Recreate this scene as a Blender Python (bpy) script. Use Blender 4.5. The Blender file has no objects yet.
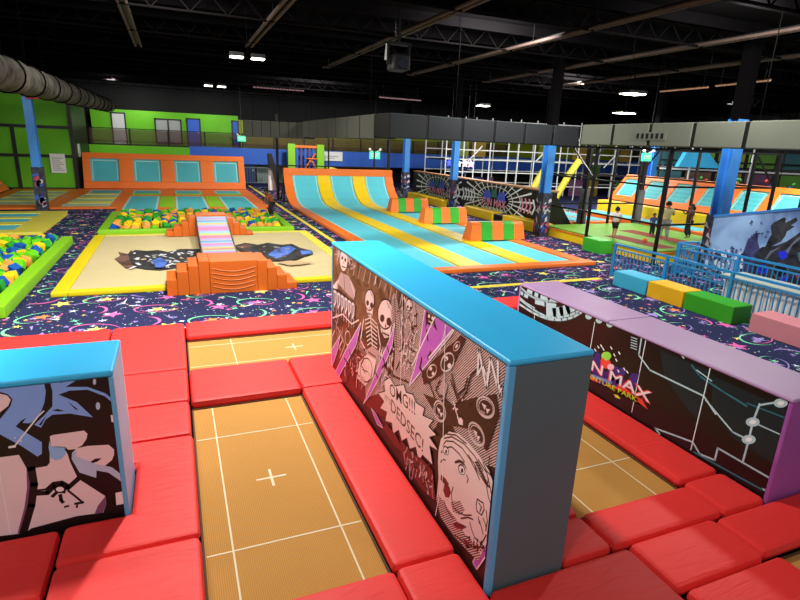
import bpy, bmesh, math, random
from mathutils import Vector, Matrix
random.seed(7)
SC = bpy.context.scene
COL = SC.collection
PI = math.pi

# ------------------------------------------------------------------ camera
EYE = Vector((0, 0, 3.6))
F_PX, PITCH, ROLL, YAW = 534.650678, 0.2834428, 0.0414113052, 0.399386307
cy, sy, cp, sp = math.cos(YAW), math.sin(YAW), math.cos(PITCH), math.sin(PITCH)
_fw = Vector((sy*cp, cy*cp, -sp)); _rt = Vector((cy, -sy, 0)); _up = _rt.cross(_fw)
_r2 = math.cos(ROLL)*_rt + math.sin(ROLL)*_up
_u2 = -math.sin(ROLL)*_rt + math.cos(ROLL)*_up
cam = bpy.data.cameras.new('camera'); cam_o = bpy.data.objects.new('camera', cam); COL.objects.link(cam_o)
m = Matrix((_r2, _u2, -_fw)).transposed().to_4x4(); m.translation = EYE
cam_o.matrix_world = m
cam.sensor_width = 36; cam.lens = F_PX*36/800; cam.clip_end = 300; cam.clip_start = 0.05
SC.camera = cam_o

def ray(x, y): return _r2*((x-400)/F_PX) - _u2*((y-300)/F_PX) + _fw
def on_x(x, y, X): r = ray(x, y); return EYE + r*(X/r.x)
def on_y(x, y, Y): r = ray(x, y); return EYE + r*(Y/r.y)
def on_z(x, y, Z): r = ray(x, y); return EYE + r*((Z-EYE.z)/r.z)

# ------------------------------------------------------------------ materials
def lin(h):
    h = h.lstrip('#'); v = [int(h[i:i+2], 16)/255 for i in (0, 2, 4)]
    return tuple(((c/12.92) if c <= .04045 else ((c+.055)/1.055)**2.4) for c in v) + (1,)
_MATS = {}
def mat(name, hexcol, rough=.5, kind='plain', spec=.4, emit=0, metal=0, var=.06, scale=3.0, bump=.1, coat=0):
    if name in _MATS: return _MATS[name]
    mt = bpy.data.materials.new(name); mt.use_nodes = True
    nt = mt.node_tree; N = nt.nodes; L = nt.links
    b = N['Principled BSDF']
    c = lin(hexcol)
    b.inputs['Roughness'].default_value = rough
    b.inputs['Specular IOR Level'].default_value = spec
    b.inputs['Metallic'].default_value = metal
    if coat: b.inputs['Coat Weight'].default_value = coat; b.inputs['Coat Roughness'].default_value = .25
    if emit:
        b.inputs['Emission Color'].default_value = c; b.inputs['Emission Strength'].default_value = emit
    tc = N.new('ShaderNodeTexCoord')
    nz = N.new('ShaderNodeTexNoise'); nz.inputs['Scale'].default_value = scale; nz.inputs['Detail'].default_value = 4
    L.new(tc.outputs['Object'], nz.inputs['Vector'])
    mx = N.new('ShaderNodeMixRGB'); mx.inputs[1].default_value = tuple(x*(1-var) for x in c[:3])+(1,)
    mx.inputs[2].default_value = tuple(min(1, x*(1+var)) for x in c[:3])+(1,)
    L.new(nz.outputs['Fac'], mx.inputs[0]); L.new(mx.outputs[0], b.inputs['Base Color'])
    bp = N.new('ShaderNodeBump'); bp.inputs['Strength'].default_value = bump; bp.inputs['Distance'].default_value = .02
    if kind == 'vinyl':
        mp = N.new('ShaderNodeMapping'); mp.inputs['Scale'].default_value = (1.0, 5.0, 1.0); mp.inputs['Rotation'].default_value = (0, 0, .5)
        L.new(tc.outputs['Object'], mp.inputs['Vector'])
        n2 = N.new('ShaderNodeTexNoise'); n2.inputs['Scale'].default_value = 2.2; n2.inputs['Detail'].default_value = 3; n2.inputs['Distortion'].default_value = 1.0
        L.new(mp.outputs[0], n2.inputs['Vector']); L.new(n2.outputs['Fac'], bp.inputs['Height'])
        L.new(bp.outputs[0], b.inputs['Normal'])
    elif kind == 'weave':
        ck = N.new('ShaderNodeTexChecker'); ck.inputs['Scale'].default_value = scale*20
        ck.inputs[1].default_value = tuple(x*.62 for x in c[:3])+(1,); ck.inputs[2].default_value = tuple(min(1, x*1.25) for x in c[:3])+(1,)
        mp = N.new('ShaderNodeMapping'); mp.inputs['Rotation'].default_value = (0, 0, .785)
        L.new(tc.outputs['Object'], mp.inputs['Vector']); L.new(mp.outputs[0], ck.inputs['Vector'])
        m2 = N.new('ShaderNodeMixRGB'); m2.blend_type = 'MIX'; m2.inputs[0].default_value = .45
        L.new(ck.outputs[0], m2.inputs[2]); L.new(mx.outputs[0], m2.inputs[1])
        nt.links.new(m2.outputs[0], b.inputs['Base Color'])
        L.new(ck.outputs[1], bp.inputs['Height']); L.new(bp.outputs[0], b.inputs['Normal'])
    elif kind == 'halftone':
        # printed diagonal line screen, dark ink on pale ground
        wv = N.new('ShaderNodeTexWave'); wv.inputs['Scale'].default_value = scale; wv.inputs['Distortion'].default_value = 1.2
        wv.bands_direction = 'DIAGONAL'; wv.inputs['Detail'].default_value = 1
        L.new(tc.outputs['Object'], wv.inputs['Vector'])
        cr = N.new('ShaderNodeValToRGB'); cr.color_ramp.elements[0].position = .42; cr.color_ramp.elements[1].position = .58
        cr.color_ramp.elements[0].color = lin('#3a1c18'); cr.color_ramp.elements[1].color = c
        L.new(wv.outputs['Fac'], cr.inputs[0]); L.new(cr.outputs[0], b.inputs['Base Color'])
    elif kind == 'print':
        # a mottled printed picture: three inks broken up by noise
        n2 = N.new('ShaderNodeTexNoise'); n2.inputs['Scale'].default_value = scale; n2.inputs['Detail'].default_value = 8; n2.inputs['Distortion'].default_value = .6
        L.new(tc.outputs['Object'], n2.inputs['Vector'])
        cr = N.new('ShaderNodeValToRGB'); e = cr.color_ramp.elements
        e[0].position = .35; e[1].position = .65
        e[0].color = tuple(x*.55 for x in c[:3])+(1,); e[1].color = tuple(min(1, x*1.5+.03) for x in c[:3])+(1,)
        L.new(n2.outputs['Fac'], cr.inputs[0]); L.new(cr.outputs[0], b.inputs['Base Color'])
    elif kind == 'carpet':
        vr = N.new('ShaderNodeTexVoronoi'); vr.inputs['Scale'].default_value = 9; L.new(tc.outputs['Object'], vr.inputs['Vector'])
        cr = N.new('ShaderNodeValToRGB'); e = cr.color_ramp.elements; e[0].position = .06; e[1].position = .09
        e[0].color = lin('#9aa3c8'); e[1].color = (0, 0, 0, 1)
        L.new(vr.outputs['Distance'], cr.inputs[0])
        ad = N.new('ShaderNodeMixRGB'); ad.blend_type = 'ADD'; ad.inputs[0].default_value = 1
        L.new(mx.outputs[0], ad.inputs[1]); L.new(cr.outputs[0], ad.inputs[2]); L.new(ad.outputs[0], b.inputs['Base Color'])
        n3 = N.new('ShaderNodeTexNoise'); n3.inputs['Scale'].default_value = 300; L.new(tc.outputs['Object'], n3.inputs['Vector'])
        L.new(n3.outputs['Fac'], bp.inputs['Height']); L.new(bp.outputs[0], b.inputs['Normal'])
    elif bump:
        L.new(nz.outputs['Fac'], bp.inputs['Height']); L.new(bp.outputs[0], b.inputs['Normal'])
    _MATS[name] = mt
    return mt

RED = mat('red_vinyl', '#e2322e', .55, 'vinyl', spec=.3, bump=.45)
SKY = mat('sky_blue_vinyl', '#2fb0e6', .4, 'plain', bump=.03)
PALEB = mat('pale_blue_trim', '#5fa8d8', .45)
GREY = mat('dark_grey_vinyl', '#566268', .5)
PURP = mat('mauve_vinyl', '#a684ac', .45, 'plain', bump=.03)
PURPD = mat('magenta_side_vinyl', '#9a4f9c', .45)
GOLD = mat('golden_weave', '#ba8644', .8, 'weave', spec=.12, scale=4.0, bump=.2)
TAPE = mat('white_tape', '#d8c8a4', .6)
DARK = mat('gap_shade_black', '#060606', .9, spec=.05)
CARPET = mat('navy_carpet', '#2a2d4e', .95, 'carpet', spec=.05, bump=.1)
ORANGE = mat('orange_vinyl', '#f0782a', .45, 'vinyl', bump=.15)
ORANGED = mat('deep_orange_vinyl', '#cc6216', .5, 'vinyl', bump=.3)
YEL = mat('yellow_vinyl', '#f0cc1c', .45, 'vinyl', bump=.12)
PALEY = mat('pale_yellow_vinyl', '#e4d84e', .5, 'vinyl', bump=.12)
TEAL = mat('teal_weave', '#52b6c0', .6, 'weave', spec=.2, scale=3.0, bump=.05)
TEALB = mat('teal_light_weave', '#5cc4d4', .6, 'plain', spec=.2)
TEALW = mat('teal_webbing', '#9fd8d0', .6)
LIME = mat('lime_vinyl', '#86c81e', .45, 'vinyl', bump=.1)
GREENW = mat('green_wall_paint', '#62b80a', .55, bump=.03)
GREENV = mat('green_vinyl', '#34a82a', .45, 'vinyl', bump=.1)
SAND = mat('sand_fabric', '#c0b084', .75, 'vinyl', spec=.15, bump=.35)
SANDY = mat('mustard_vinyl', '#dcc416', .5, 'vinyl', bump=.1)
BLACKM = mat('black_metal', '#0b0b0c', .5, spec=.3)
BLACKV = mat('black_vinyl', '#0d0b0c', .4, spec=.4)
COLB = mat('column_blue', '#3f8fe4', .4)
RAILB = mat('railing_blue', '#2689c8', .4)
WHITE = mat('white_paint', '#e6e6e4', .6)
WHITEP = mat('white_steel', '#c8cccb', .5)
CEIL = mat('ceiling_black', '#070607', .95, spec=.03)
JOIST = mat('joist_black', '#090708', .9, spec=.05)
TUBE = mat('dusty_tube_fixture', '#4a3b35', .7)
DUCTG = mat('duct_fabric_grey', '#3f3c34', .8, 'print', spec=.1, scale=2.5)
DUCTB = mat('duct_wrap_dark', '#2b2e31', .8, spec=.15)
DUCTL = mat('duct_wrap_olive', '#61655a', .8, spec=.15)
BLUEW = mat('blue_wall_paint', '#2f62c8', .6)
OLIVE = mat('olive_wall_paint', '#8c9a1c', .6)
MAROON = mat('maroon_weave', '#7a2a1e', .8, 'weave', scale=3)

NETP = mat('brown_netting', '#5a3c34', .8); NETP.node_tree.nodes['Principled BSDF'].inputs['Alpha'].default_value = .45
# ------------------------------------------------------------------ mesh builder
class MB:
    def __init__(s): s.bm = bmesh.new()
    def face(s, pts, m=0):
        vs = [s.bm.verts.new(p) for p in pts]
        try: f = s.bm.faces.new(vs)
        except ValueError: return None
        f.material_index = m; return f
    def hexa(s, p, m=0):      # p: 4 bottom, 4 top (ccw from above)
        v = [s.bm.verts.new(q) for q in p]
        for a in ((3,2,1,0), (4,5,6,7), (0,1,5,4), (1,2,6,5), (2,3,7,6), (3,0,4,7)):
            f = s.bm.faces.new([v[i] for i in a]); f.material_index = m
        return s
    def box(s, x0, x1, y0, y1, z0, z1, m=0):
        return s.hexa([(x0,y0,z0),(x1,y0,z0),(x1,y1,z0),(x0,y1,z0),(x0,y0,z1),(x1,y0,z1),(x1,y1,z1),(x0,y1,z1)], m)
    def prism(s, poly, z0, z1, m=0):
        return s.extr([(x, y, z0) for x, y in poly], (0, 0, z1-z0), m)
    def extr(s, pts, d, m=0):
        d = Vector(d); a = [s.bm.verts.new(p) for p in pts]; b = [s.bm.verts.new(Vector(p)+d) for p in pts]
        n = len(a); fs = [s.bm.faces.new(a[::-1]), s.bm.faces.new(b)]
        for i in range(n): fs.append(s.bm.faces.new([a[i], a[(i+1)%n], b[(i+1)%n], b[i]]))
        for f in fs: f.material_index = m
        return s
    def tube(s, pts, r, n=8, m=0, closed=False):
        pts = [Vector(p) for p in pts]; rings = []
        for i, p in enumerate(pts):
            if closed: d = pts[(i+1)%len(pts)]-pts[i-1]
            elif i == 0: d = pts[1]-p
            elif i == len(pts)-1: d = p-pts[i-1]
            else: d = pts[i+1]-pts[i-1]
            d.normalize(); u = d.cross(Vector((0,0,1)))
            if u.length < .01: u = d.cross(Vector((0,1,0)))
            u.normalize(); w = d.cross(u)
            rr = r[i] if isinstance(r, (list, tuple)) else r
            rings.append([s.bm.verts.new(p+(u*math.cos(2*PI*k/n)+w*math.sin(2*PI*k/n))*rr) for k in range(n)])
        R = len(rings)
        for i in range(R if closed else R-1):
            a, b = rings[i], rings[(i+1)%R]
            for k in range(n):
                f = s.bm.faces.new([a[k], a[(k+1)%n], b[(k+1)%n], b[k]]); f.material_index = m
        if not closed:
            f = s.bm.faces.new(rings[0][::-1]); f.material_index = m
            f = s.bm.faces.new(rings[-1]); f.material_index = m
        return s
    def bar(s, p0, p1, w, h, m=0):     # rectangular bar between two points
        p0, p1 = Vector(p0), Vector(p1); d = (p1-p0).normalized()
        u = d.cross(Vector((0,0,1)))
        if u.length < .01: u = Vector((1,0,0))
        u.normalize(); v = u.cross(d)
        a = [p0+u*sx*w/2+v*sz*h/2 for sx, sz in ((-1,-1),(1,-1),(1,1),(-1,1))]
        s.extr(a, p1-p0, m); return s
    def ball(s, c, r, m=0, seg=12, rings=8):
        r = r if isinstance(r, (list, tuple)) else (r, r, r)
        res = bmesh.ops.create_uvsphere(s.bm, u_segments=seg, v_segments=rings, radius=1,
              matrix=Matrix.Translation(c) @ Matrix.Diagonal((r[0], r[1], r[2], 1)))
        for v in res['verts']:
            for f in v.link_faces: f.material_index = m
        return s
    def obj(s, name, mats, parent=None, loc=None, bevel=0, seg=2, flat=False, recalc=True, raw=False):
        if not isinstance(mats, (list, tuple)): mats = [mats]
        if recalc: bmesh.ops.recalc_face_normals(s.bm, faces=s.bm.faces[:])
        if parent is not None:
            off = Vector((0,0,0)); q = parent
            while q is not None: off += q.location; q = q.parent
        elif loc is not None: off = Vector(loc)
        elif raw: off = Vector((0,0,0))
        else:
            xs = [v.co for v in s.bm.verts]
            off = Vector(((min(v.x for v in xs)+max(v.x for v in xs))/2, (min(v.y for v in xs)+max(v.y for v in xs))/2, min(v.z for v in xs)))
        if bevel:
            es = [e for e in s.bm.edges if len(e.link_faces) == 2 and e.calc_face_angle(0) > .5]
            bmesh.ops.bevel(s.bm, geom=es, offset=bevel, segments=seg, profile=.5, affect='EDGES', clamp_overlap=True)
        for v in s.bm.verts: v.co -= off
        me = bpy.data.meshes.new(name); s.bm.to_mesh(me); s.bm.free()
        for mt in mats: me.materials.append(mt)
        if not flat:
            me.shade_smooth() if hasattr(me, 'shade_smooth') else None
            me.set_sharp_from_angle(angle=math.radians(35))
        o = bpy.data.objects.new(name, me); COL.objects.link(o)
        if bevel and not flat:
            wn = o.modifiers.new('weighted_normals', 'WEIGHTED_NORMAL'); wn.keep_sharp = True
        if parent is not None: o.parent = parent
        else: o.location = off
        return o

def tag(o, label, cat, group=None):
    o['label'] = label; o['category'] = cat
    if group: o['group'] = group
    return o
def thing(name, label, cat, loc, group=None):
    o = bpy.data.objects.new(name, None); COL.objects.link(o); o.location = loc; o.empty_display_size = .2
    return tag(o, label, cat, group)
def struct(o): o['kind'] = 'structure'; return o
def plabel(o, l): o['label'] = l; return o

# ------------------------------------------------------------------ flat art printed on a panel
def clip_poly(pts, u0, u1, v0, v1):
    def cut(ps, f, inter):
        out = []
        for i in range(len(ps)):
            a, b = ps[i-1], ps[i]; fa, fb = f(a), f(b)
            if fb >= 0:
                if fa < 0: out.append(inter(a, b, fa, fb))
                out.append(b)
            elif fa >= 0: out.append(inter(a, b, fa, fb))
        return out
    I = lambda a, b, fa, fb: (a[0]+(b[0]-a[0])*fa/(fa-fb), a[1]+(b[1]-a[1])*fa/(fa-fb))
    for f in (lambda p: p[0]-u0, lambda p: u1-p[0], lambda p: p[1]-v0, lambda p: v1-p[1]):
        if not pts: return pts
        pts = cut(pts, f, I)
    return pts
class Art:
    """printed shapes on a plane, layered by a fraction of a millimetre; P(u,v,d) gives the 3-D point"""
    def __init__(s, mb, P, px2uv, rect, step=.0008, base=.004):
        s.mb, s.P, s.uv, s.rect, s.d, s.step = mb, P, px2uv, rect, base, step
    def poly_uv(s, pts, m):
        pts = clip_poly(pts, *s.rect)
        if len(pts) < 3: return
        # drop duplicates
        q = [pts[0]]
        for p in pts[1:]:
            if abs(p[0]-q[-1][0])+abs(p[1]-q[-1][1]) > 1e-5: q.append(p)
        if abs(q[0][0]-q[-1][0])+abs(q[0][1]-q[-1][1]) < 1e-5: q.pop()
        if len(q) < 3: return
        s.d += s.step
        s.mb.face([s.P(u, v, s.d) for u, v in q], m)
    def poly(s, px, m): s.poly_uv([s.uv(*p) for p in px], m)
    def ell(s, cx, cy, rx, ry, m, rot=0, n=20):
        s.poly([(cx+rx*math.cos(t)*math.cos(rot)-ry*math.sin(t)*math.sin(rot), cy+rx*math.cos(t)*math.sin(rot)+ry*math.sin(t)*math.cos(rot)) for t in [2*PI*k/n for k in range(n)]], m)
    def ring(s, cx, cy, rx, ry, w, m, rot=0, n=20, a0=0, a1=2*PI):
        s.line([(cx+rx*math.cos(t)*math.cos(rot)-ry*math.sin(t)*math.sin(rot), cy+rx*math.cos(t)*math.sin(rot)+ry*math.sin(t)*math.cos(rot)) for t in [a0+(a1-a0)*k/n for k in range(n+1)]], w, m)
    def line(s, px, w, m):           # stroke of width w metres
        q = [Vector(s.uv(*p)) for p in px]
        s.d += s.step
        for a, b in zip(q, q[1:]):
            t = b-a
            if t.length < 1e-5: continue
            t.normalize(); n = Vector((-t.y, t.x))*w/2; e = t*w*.3
            c = clip_poly([tuple(a-n-e), tuple(b-n+e), tuple(b+n+e), tuple(a+n-e)], *s.rect)
            if len(c) >= 3: s.mb.face([s.P(u, v, s.d) for u, v in c], m)
    def text(s, body, px0, px1, h, m, bold=0, shear=0, outline=None):
        """text whose baseline runs from px0 to px1; h = cap height in metres"""
        a, b = Vector(s.uv(*px0)), Vector(s.uv(*px1))
        s.text_uv(body, a, b, h, m, bold, shear, outline)
    def text_uv(s, body, a, b, h, m, bold=0, shear=0, outline=None):
        a, b = Vector(a), Vector(b)
        for off, mm in ([(outline[0], outline[1])] if outline else []) + [(bold, m)]:
            cu = bpy.data.curves.new('t', 'FONT'); cu.body = body; cu.size = 1; cu.offset = off; cu.resolution_u = 2; cu.shear = shear
            o = bpy.data.objects.new('t', cu); COL.objects.link(o)
            dg = bpy.context.evaluated_depsgraph_get(); dg.update()
            me = bpy.data.meshes.new_from_object(o.evaluated_get(dg))
            xs = [v.co.x for v in me.vertices]; x0, x1 = min(xs)+off, max(xs)-off
            t = (b-a); Ln = t.length; t.normalize(); n = Vector((-t.y, t.x))
            if n.y < 0: n = -n
            s.d += s.step
            vs = [s.mb.bm.verts.new(s.P(*(a+t*((v.co.x-x0)/(x1-x0)*Ln)+n*(v.co.y/.7*h)), s.d)) for v in me.vertices]
            for p in me.polygons:
                try: f = s.mb.bm.faces.new([vs[i] for i in p.vertices]); f.material_index = mm
                except ValueError: pass
            COL.objects.unlink(o); bpy.data.objects.remove(o); bpy.data.curves.remove(cu); bpy.data.meshes.remove(me)

# ================================================================== SETTING
# carpet floor with its woven pattern of planets, stars and comets
fl = MB()
fl.box(-14, 48, -3, 52, -.2, 0, 0)
PAT = [mat('carpet_green', '#7fe0a0', .95, spec=.05), mat('carpet_pink', '#d866a4', .95, spec=.05), mat('carpet_yellow', '#ecd870', .95, spec=.05),
       mat('carpet_violet', '#9a86c8', .95, spec=.05), mat('carpet_white', '#d8e4f0', .95, spec=.05), mat('carpet_orange', '#e88a58', .95, spec=.05)]
def star(cx, cy, r, rot, m, n=5, k=.42):
    pts = []
    for i in range(2*n):
        a = rot+PI*i/n; q = r if i % 2 == 0 else r*k
        pts.append((cx+q*math.cos(a), cy+q*math.sin(a), .0015+.0004*m))
    fl.face(pts, m)
def arc(cx, cy, rx, ry, rot, a0, a1, w, m, n=14):
    P = []
    for i in range(n+1):
        a = a0+(a1-a0)*i/n; ww = w*math.sin(PI*(i+.15)/(n+.3))
        for q in (1-ww, 1+ww):
            x, y = rx*q*math.cos(a), ry*q*math.sin(a)
            P.append((cx+x*math.cos(rot)-y*math.sin(rot), cy+x*math.sin(rot)+y*math.cos(rot), .0035+.0004*m))
    vs = [fl.bm.verts.new(p) for p in P]
    for i in range(n):
        f = fl.bm.faces.new([vs[2*i], vs[2*i+1], vs[2*i+3], vs[2*i+2]]); f.material_index = m
HOLES = [(-3.9, 7, -2, 10.3), (-2.4, 4.4, 13.8, 21.2), (7.1, 12.4, 13.9, 31), (-2.3, 3.9, 22, 29), (-14, -5.0, 22.5, 29), (-14, 4.0, 30, 52), (15.4, 20, 13.6, 19), (-14, -4.0, 12, 19.6)]
def covered(x, y): return any(a < x < b and c < y < d for a, b, c, d in HOLES)
T = 1.05
for i in range(-9, 23):
    for j in range(5, 41):
        bx, by = i*T, j*T
        if covered(bx+T/2, by+T/2) or by-.6*bx > 40 and bx > 8: continue
        rr = random.Random(i*977+j*13)
        kf = rr.random()
        if (i+j) % 2 == 0:
            a = rr.uniform(-.5, .5)
            arc(bx+.5, by+.5, .46, .30, a, .4, 4.6, .055, 1+0*i if kf < .35 else 0)
            arc(bx+.5, by+.5, .36, .2, a, 3.4, 6.6, .06, 1 if kf < .6 else 3)
            star(bx+.5, by+.5, .17, rr.uniform(0, 6), rr.choice([2, 1, 3, 5]))
            star(bx+.36, by+.44, .1, rr.uniform(0, 6), rr.choice([3, 4]))
        else:
            arc(bx+.3, by+.75, .3, .26, rr.uniform(0, 6), 0, 2.6, .11, rr.choice([1, 1, 3, 0]))
            star(bx+.7, by+.35, .22, rr.uniform(0, 6), rr.choice([1, 3, 2]))
        for _ in range(7):
            star(bx+rr.uniform(0, T), by+rr.uniform(0, T), rr.uniform(.05, .11), rr.uniform(0, 6), rr.choice([2, 1, 3, 3, 4, 4, 5, 0]), n=rr.choice([4, 5]), k=.3)
        for _ in range(20):
            star(bx+rr.uniform(0, T), by+rr.uniform(0, T), rr.uniform(.011, .024), 0, rr.choice([4, 3, 4, 2, 0]), n=4, k=.7)
        # comet streak
        x, y, a = bx+rr.uniform(0, T), by+rr.uniform(0, T), rr.uniform(0, 6); l = rr.uniform(.25, .5)
        fl.face([(x, y, .006), (x+l*math.cos(a)-.03*math.sin(a), y+l*math.sin(a)+.03*math.cos(a), .006), (x+l*math.cos(a)+.03*math.sin(a), y+l*math.sin(a)-.03*math.cos(a), .006)], rr.choice([0, 3, 1, 4]))
# yellow guide lines laid into the carpet
LINE = mat('carpet_line_yellow', '#e8d23e', .8)
fl.box(5.25, 5.42, 12.6, 44, 0, .007, 6 + 1)
fl.box(6.7, 11.5, 11.9, 12.1, 0, .007, 7)
floor = struct(fl.obj('floor', [CARPET] + PAT[1:2]*0 + [PAT[0], PAT[1], PAT[2], PAT[3], PAT[4], PAT[5]] + [LINE], raw=True, flat=True, recalc=False))
# pattern indices above are 0-based on the inks: shift them past the ground
for p in floor.data.polygons:
    if p.index >= 6 and p.material_index < 6: p.material_index += 1

d = MB(); d.box(-7, 9, -2.5, 10.6, 0, .012)  # deck sheet under the pads, near black so the gaps read as shade
struct(d.obj('deck_base', DARK, flat=True))

c = MB(); c.box(-14, 48, -3, 52, 7.6, 7.8)
for k in range(26): c.box(-14, 48, -2+k*2.1, -1.9+k*2.1, 7.3, 7.6)
struct(c.obj('ceiling', CEIL, flat=True))
w = MB(); w.box(-14, 48, 49.5, 50, 0, 7.6); struct(w.obj('wall_back', mat('back_wall_black', '#141416', .9), flat=True))
w = MB(); w.box(47.5, 48, -3, 50, 0, 7.6); struct(w.obj('wall_right', mat('side_wall_dark', '#2a2826', .9, 'print', scale=.5), flat=True))
w = MB(); w.box(-14, -13.5, -3, 50, 0, 7.6); struct(w.obj('wall_side_left', mat('left_wall_black', '#161616', .9), flat=True))
# padded green wall on the left with its black trim
w = MB(); w.box(-13.4, -5.75, 39.6, 45.5, 0, 5.7); struct(w.obj('wall_left', GREENW, flat=True))
t = MB()
for z in (2.05, 3.75): t.box(-13.4, -5.7, 39.54, 39.62, z-.09, z+.09)
for x, z0, z1 in ((-8.75, 0, 3.75), (-12, 0, 3.75), (-10.4, 3.75, 5.7)): t.box(x-.1, x+.1, 39.53, 39.63, z0, z1)
t.box(-5.8, -5.6, 39.5, 45.6, 0, 5.7); t.box(-13.4, -5.7, 39.5, 39.62, 0, .15); t.box(-13.4, -5.6, 39.4, 45.5, 5.65, 5.85)
struct(t.obj('trim_2', BLACKV, flat=True))
# mezzanine at the back
w = MB(); w.box(-5.6, 5.2, 48.6, 49, 2.7, 5.3); w.box(-5.6, 1.2, 45.9, 46.1, 1.9, 2.7, 0); w.box(5.2, 6.3, 48.4, 49, 0, 1.3)
struct(w.obj('wall_mezzanine', GREENW, flat=True))
w = MB(); w.box(1.2, 48, 45.9, 46.1, 1.55, 2.8); struct(w.obj('wall_blue', BLUEW, flat=True))
w = MB(); w.box(5.2, 48, 48.6, 49, 2.7, 5.0); struct(w.obj('wall_olive', OLIVE, flat=True))
w = MB(); w.box(-5.6, 48, 46.1, 49, 2.6, 2.75); struct(w.obj('floor_mezzanine', mat('mezz_floor', '#4a4038', .8), flat=True))
def door(n, x0, x1, z0, z1, y, m, fm=BLACKV):
    q = MB(); q.box(x0, x1, y-.06, y, z0, z1); o = struct(q.obj('door_%d' % n, m, bevel=.02))
    f = MB()
    for a in ((x0-.09, x0), (x1, x1+.09)): f.box(a[0], a[1], y-.1, y, z0, z1+.09)
    f.box(x0-.09, x1+.09, y-.1, y, z1, z1+.09); f.obj('door_frame', fm, o)
    h = MB(); h.box(x1-.16, x1-.1, y-.13, y-.06, z0+1.0, z0+1.15); h.obj('door_handle', WHITEP, o)
door(1, -4.15, -3.3, 2.75, 5.0, 48.6, WHITEP); door(2, 1.25, 2.15, 2.75, 4.85, 48.6, BLUEW); door(3, 5.3, 6.1, 0, 2.05, 46.3, mat('navy_door', '#17366e', .5)); door(4, 4.75, 5.15, 2.75, 4.85, 48.6, BLUEW)
q = MB(); q.box(-1.1, .7, 48.5, 48.6, 3.0, 4.7); wn = struct(q.obj('window_1', mat('grey_window_glass', '#8a9290', .2)))
q = MB(); [q.box(a, b, 48.44, 48.52, z0, z1) for a, b, z0, z1 in ((-1.2,-1.1,2.9,4.8),(.7,.8,2.9,4.8),(-1.2,.8,2.9,3.0),(-1.2,.8,4.7,4.8),(-.25,-.15,3,4.7))]
q.obj('window_frame', BLACKV, wn)
q = MB(); q.box(6.4, 9, 47.2, 47.5, 0, 2.6); struct(q.obj('wall_grey', mat('grey_green_wall', '#7f938a', .7), flat=True))

def railing(name, label, x0, x1, y, z0, h, n, mtl, slats=1):
    r = thing(name, label, 'railing', ((x0+x1)/2, y, z0))
    p = MB(); p.box(x0, x1, y-.04, y+.04, z0+h-.06, z0+h); p.obj('top_rail', mtl, r)
    p = MB(); p.box(x0, x1, y-.04, y+.04, z0+.05, z0+.1); p.obj('bottom_rail', mtl, r)
    for k in range(slats):
        p = MB(); zz = z0+.25+k*(h-.4)/slats; p.box(x0, x1, y-.015, y+.015, zz, zz+.025); p.obj('rail_wire', mtl, r)
    p = MB(); p.box(x0, x1, y-.006, y+.006, z0+.12, z0+h-.08); plabel(p.obj('net_panel', NETP, r, flat=True), 'thin brownish see-through net')
    for k in range(n):
        x = x0+(x1-x0)*k/(n-1); p = MB(); p.box(x-.05, x+.05, y-.05, y+.05, z0, z0+h); p.obj('post', mtl, r)
railing('balcony_railing', 'black balcony railing above the orange trampoline wall', -5.5, 5.0, 46.0, 2.72, 1.2, 5, BLACKM)
railing('balcony_railing', 'long black balcony railing above the blue back wall', 5.2, 30, 46.0, 2.82, 1.1, 11, BLACKM)

# ================================================================== FOREGROUND DECK
def pad(poly, label, z0=.012, z1=.15, m=RED, name='floor_pad'):
    if len(poly) == 4 and not isinstance(poly[0], tuple):
        x0, x1, y0, y1 = poly; poly = [(x0,y0),(x1,y0),(x1,y1),(x0,y1)]
    b = MB(); b.prism(poly, z0, z1)
    o = b.obj(name, m, bevel=.06, seg=2); return tag(o, label, 'floor pad')
G = .012
pad((-3.4, -1.27, 9.78, 10.56), 'long red pad at carpet edge behind left blue-topped wall')
pad((-1.25, -.03, 8.30, 10.55), 'red corner pad at carpet edge, left end of far trampoline')
pad((-1.2, -.03, 7.18, 8.28), 'square red pad next to gap between far and near left trampolines')
pad((-1.2, -.03, 6.25, 7.16), 'red pad beside far corner of left blue-topped wall, near bed edge')
pad([(-.012, 4.40), (-.012, 6.23), (-1.2, 6.23), (-1.2, 5.76), (-.61, 5.76), (-.61, 4.9), (-1.16, 4.9), (-1.16, 4.40)], 'L-shaped red pad wrapping front right corner of left blue-topped wall')
pad((-1.16, -.01, 2.6, 4.38), 'large red pad at bottom edge left of near trampoline')
pad((-2.9, -1.18, 4.08, 4.88), 'red pad under graffiti front of left wall, lower left corner')
pad((-4.2, -2.92, 4.08, 4.88), 'red pad under graffiti wall, beyond the left edge')
pad((-.01, 2.95, 9.74, 10.57), 'long red pad between carpet and far orange trampoline')
pad((2.97, 5.9, 9.77, 10.57), 'red pad at carpet edge hidden mostly behind tall mural wall')
pad((5.92, 8.6, 9.77, 10.57), 'red pad at carpet edge behind the mauve-topped wall')
pad((-.01, 1.50, 7.07, 8.24), 'wide red pad between far and near left trampolines')
pad((1.51, 2.35, 7.10, 8.26), 'red corner pad touching far end of tall mural wall')
pad((2.37, 3.5, 7.75, 8.26), 'red pad behind far end of tall mural wall')
pad((3.52, 4.95, 7.12, 8.2), 'red pad across far end of right trampoline')
pad((1.49, 2.105, 3.43, 7.09), 'long red pad running along foot of comic mural')
pad((1.5, 2.105, 2.3, 3.42), 'red pad at near end of comic mural, bottom centre')
pad((.03, 1.49, 2.4, 3.41), 'red pad along near edge of near left trampoline')
pad((2.9, 3.5, 3.46, 7.7), 'long red pad along hidden right side of tall mural wall')
pad((2.9, 3.48, 2.97, 3.44), 'small shaded red pad right of grey end panel')
pad((3.50, 4.94, 2.98, 3.45), 'narrow creased red pad across near end of right trampoline')
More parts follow.
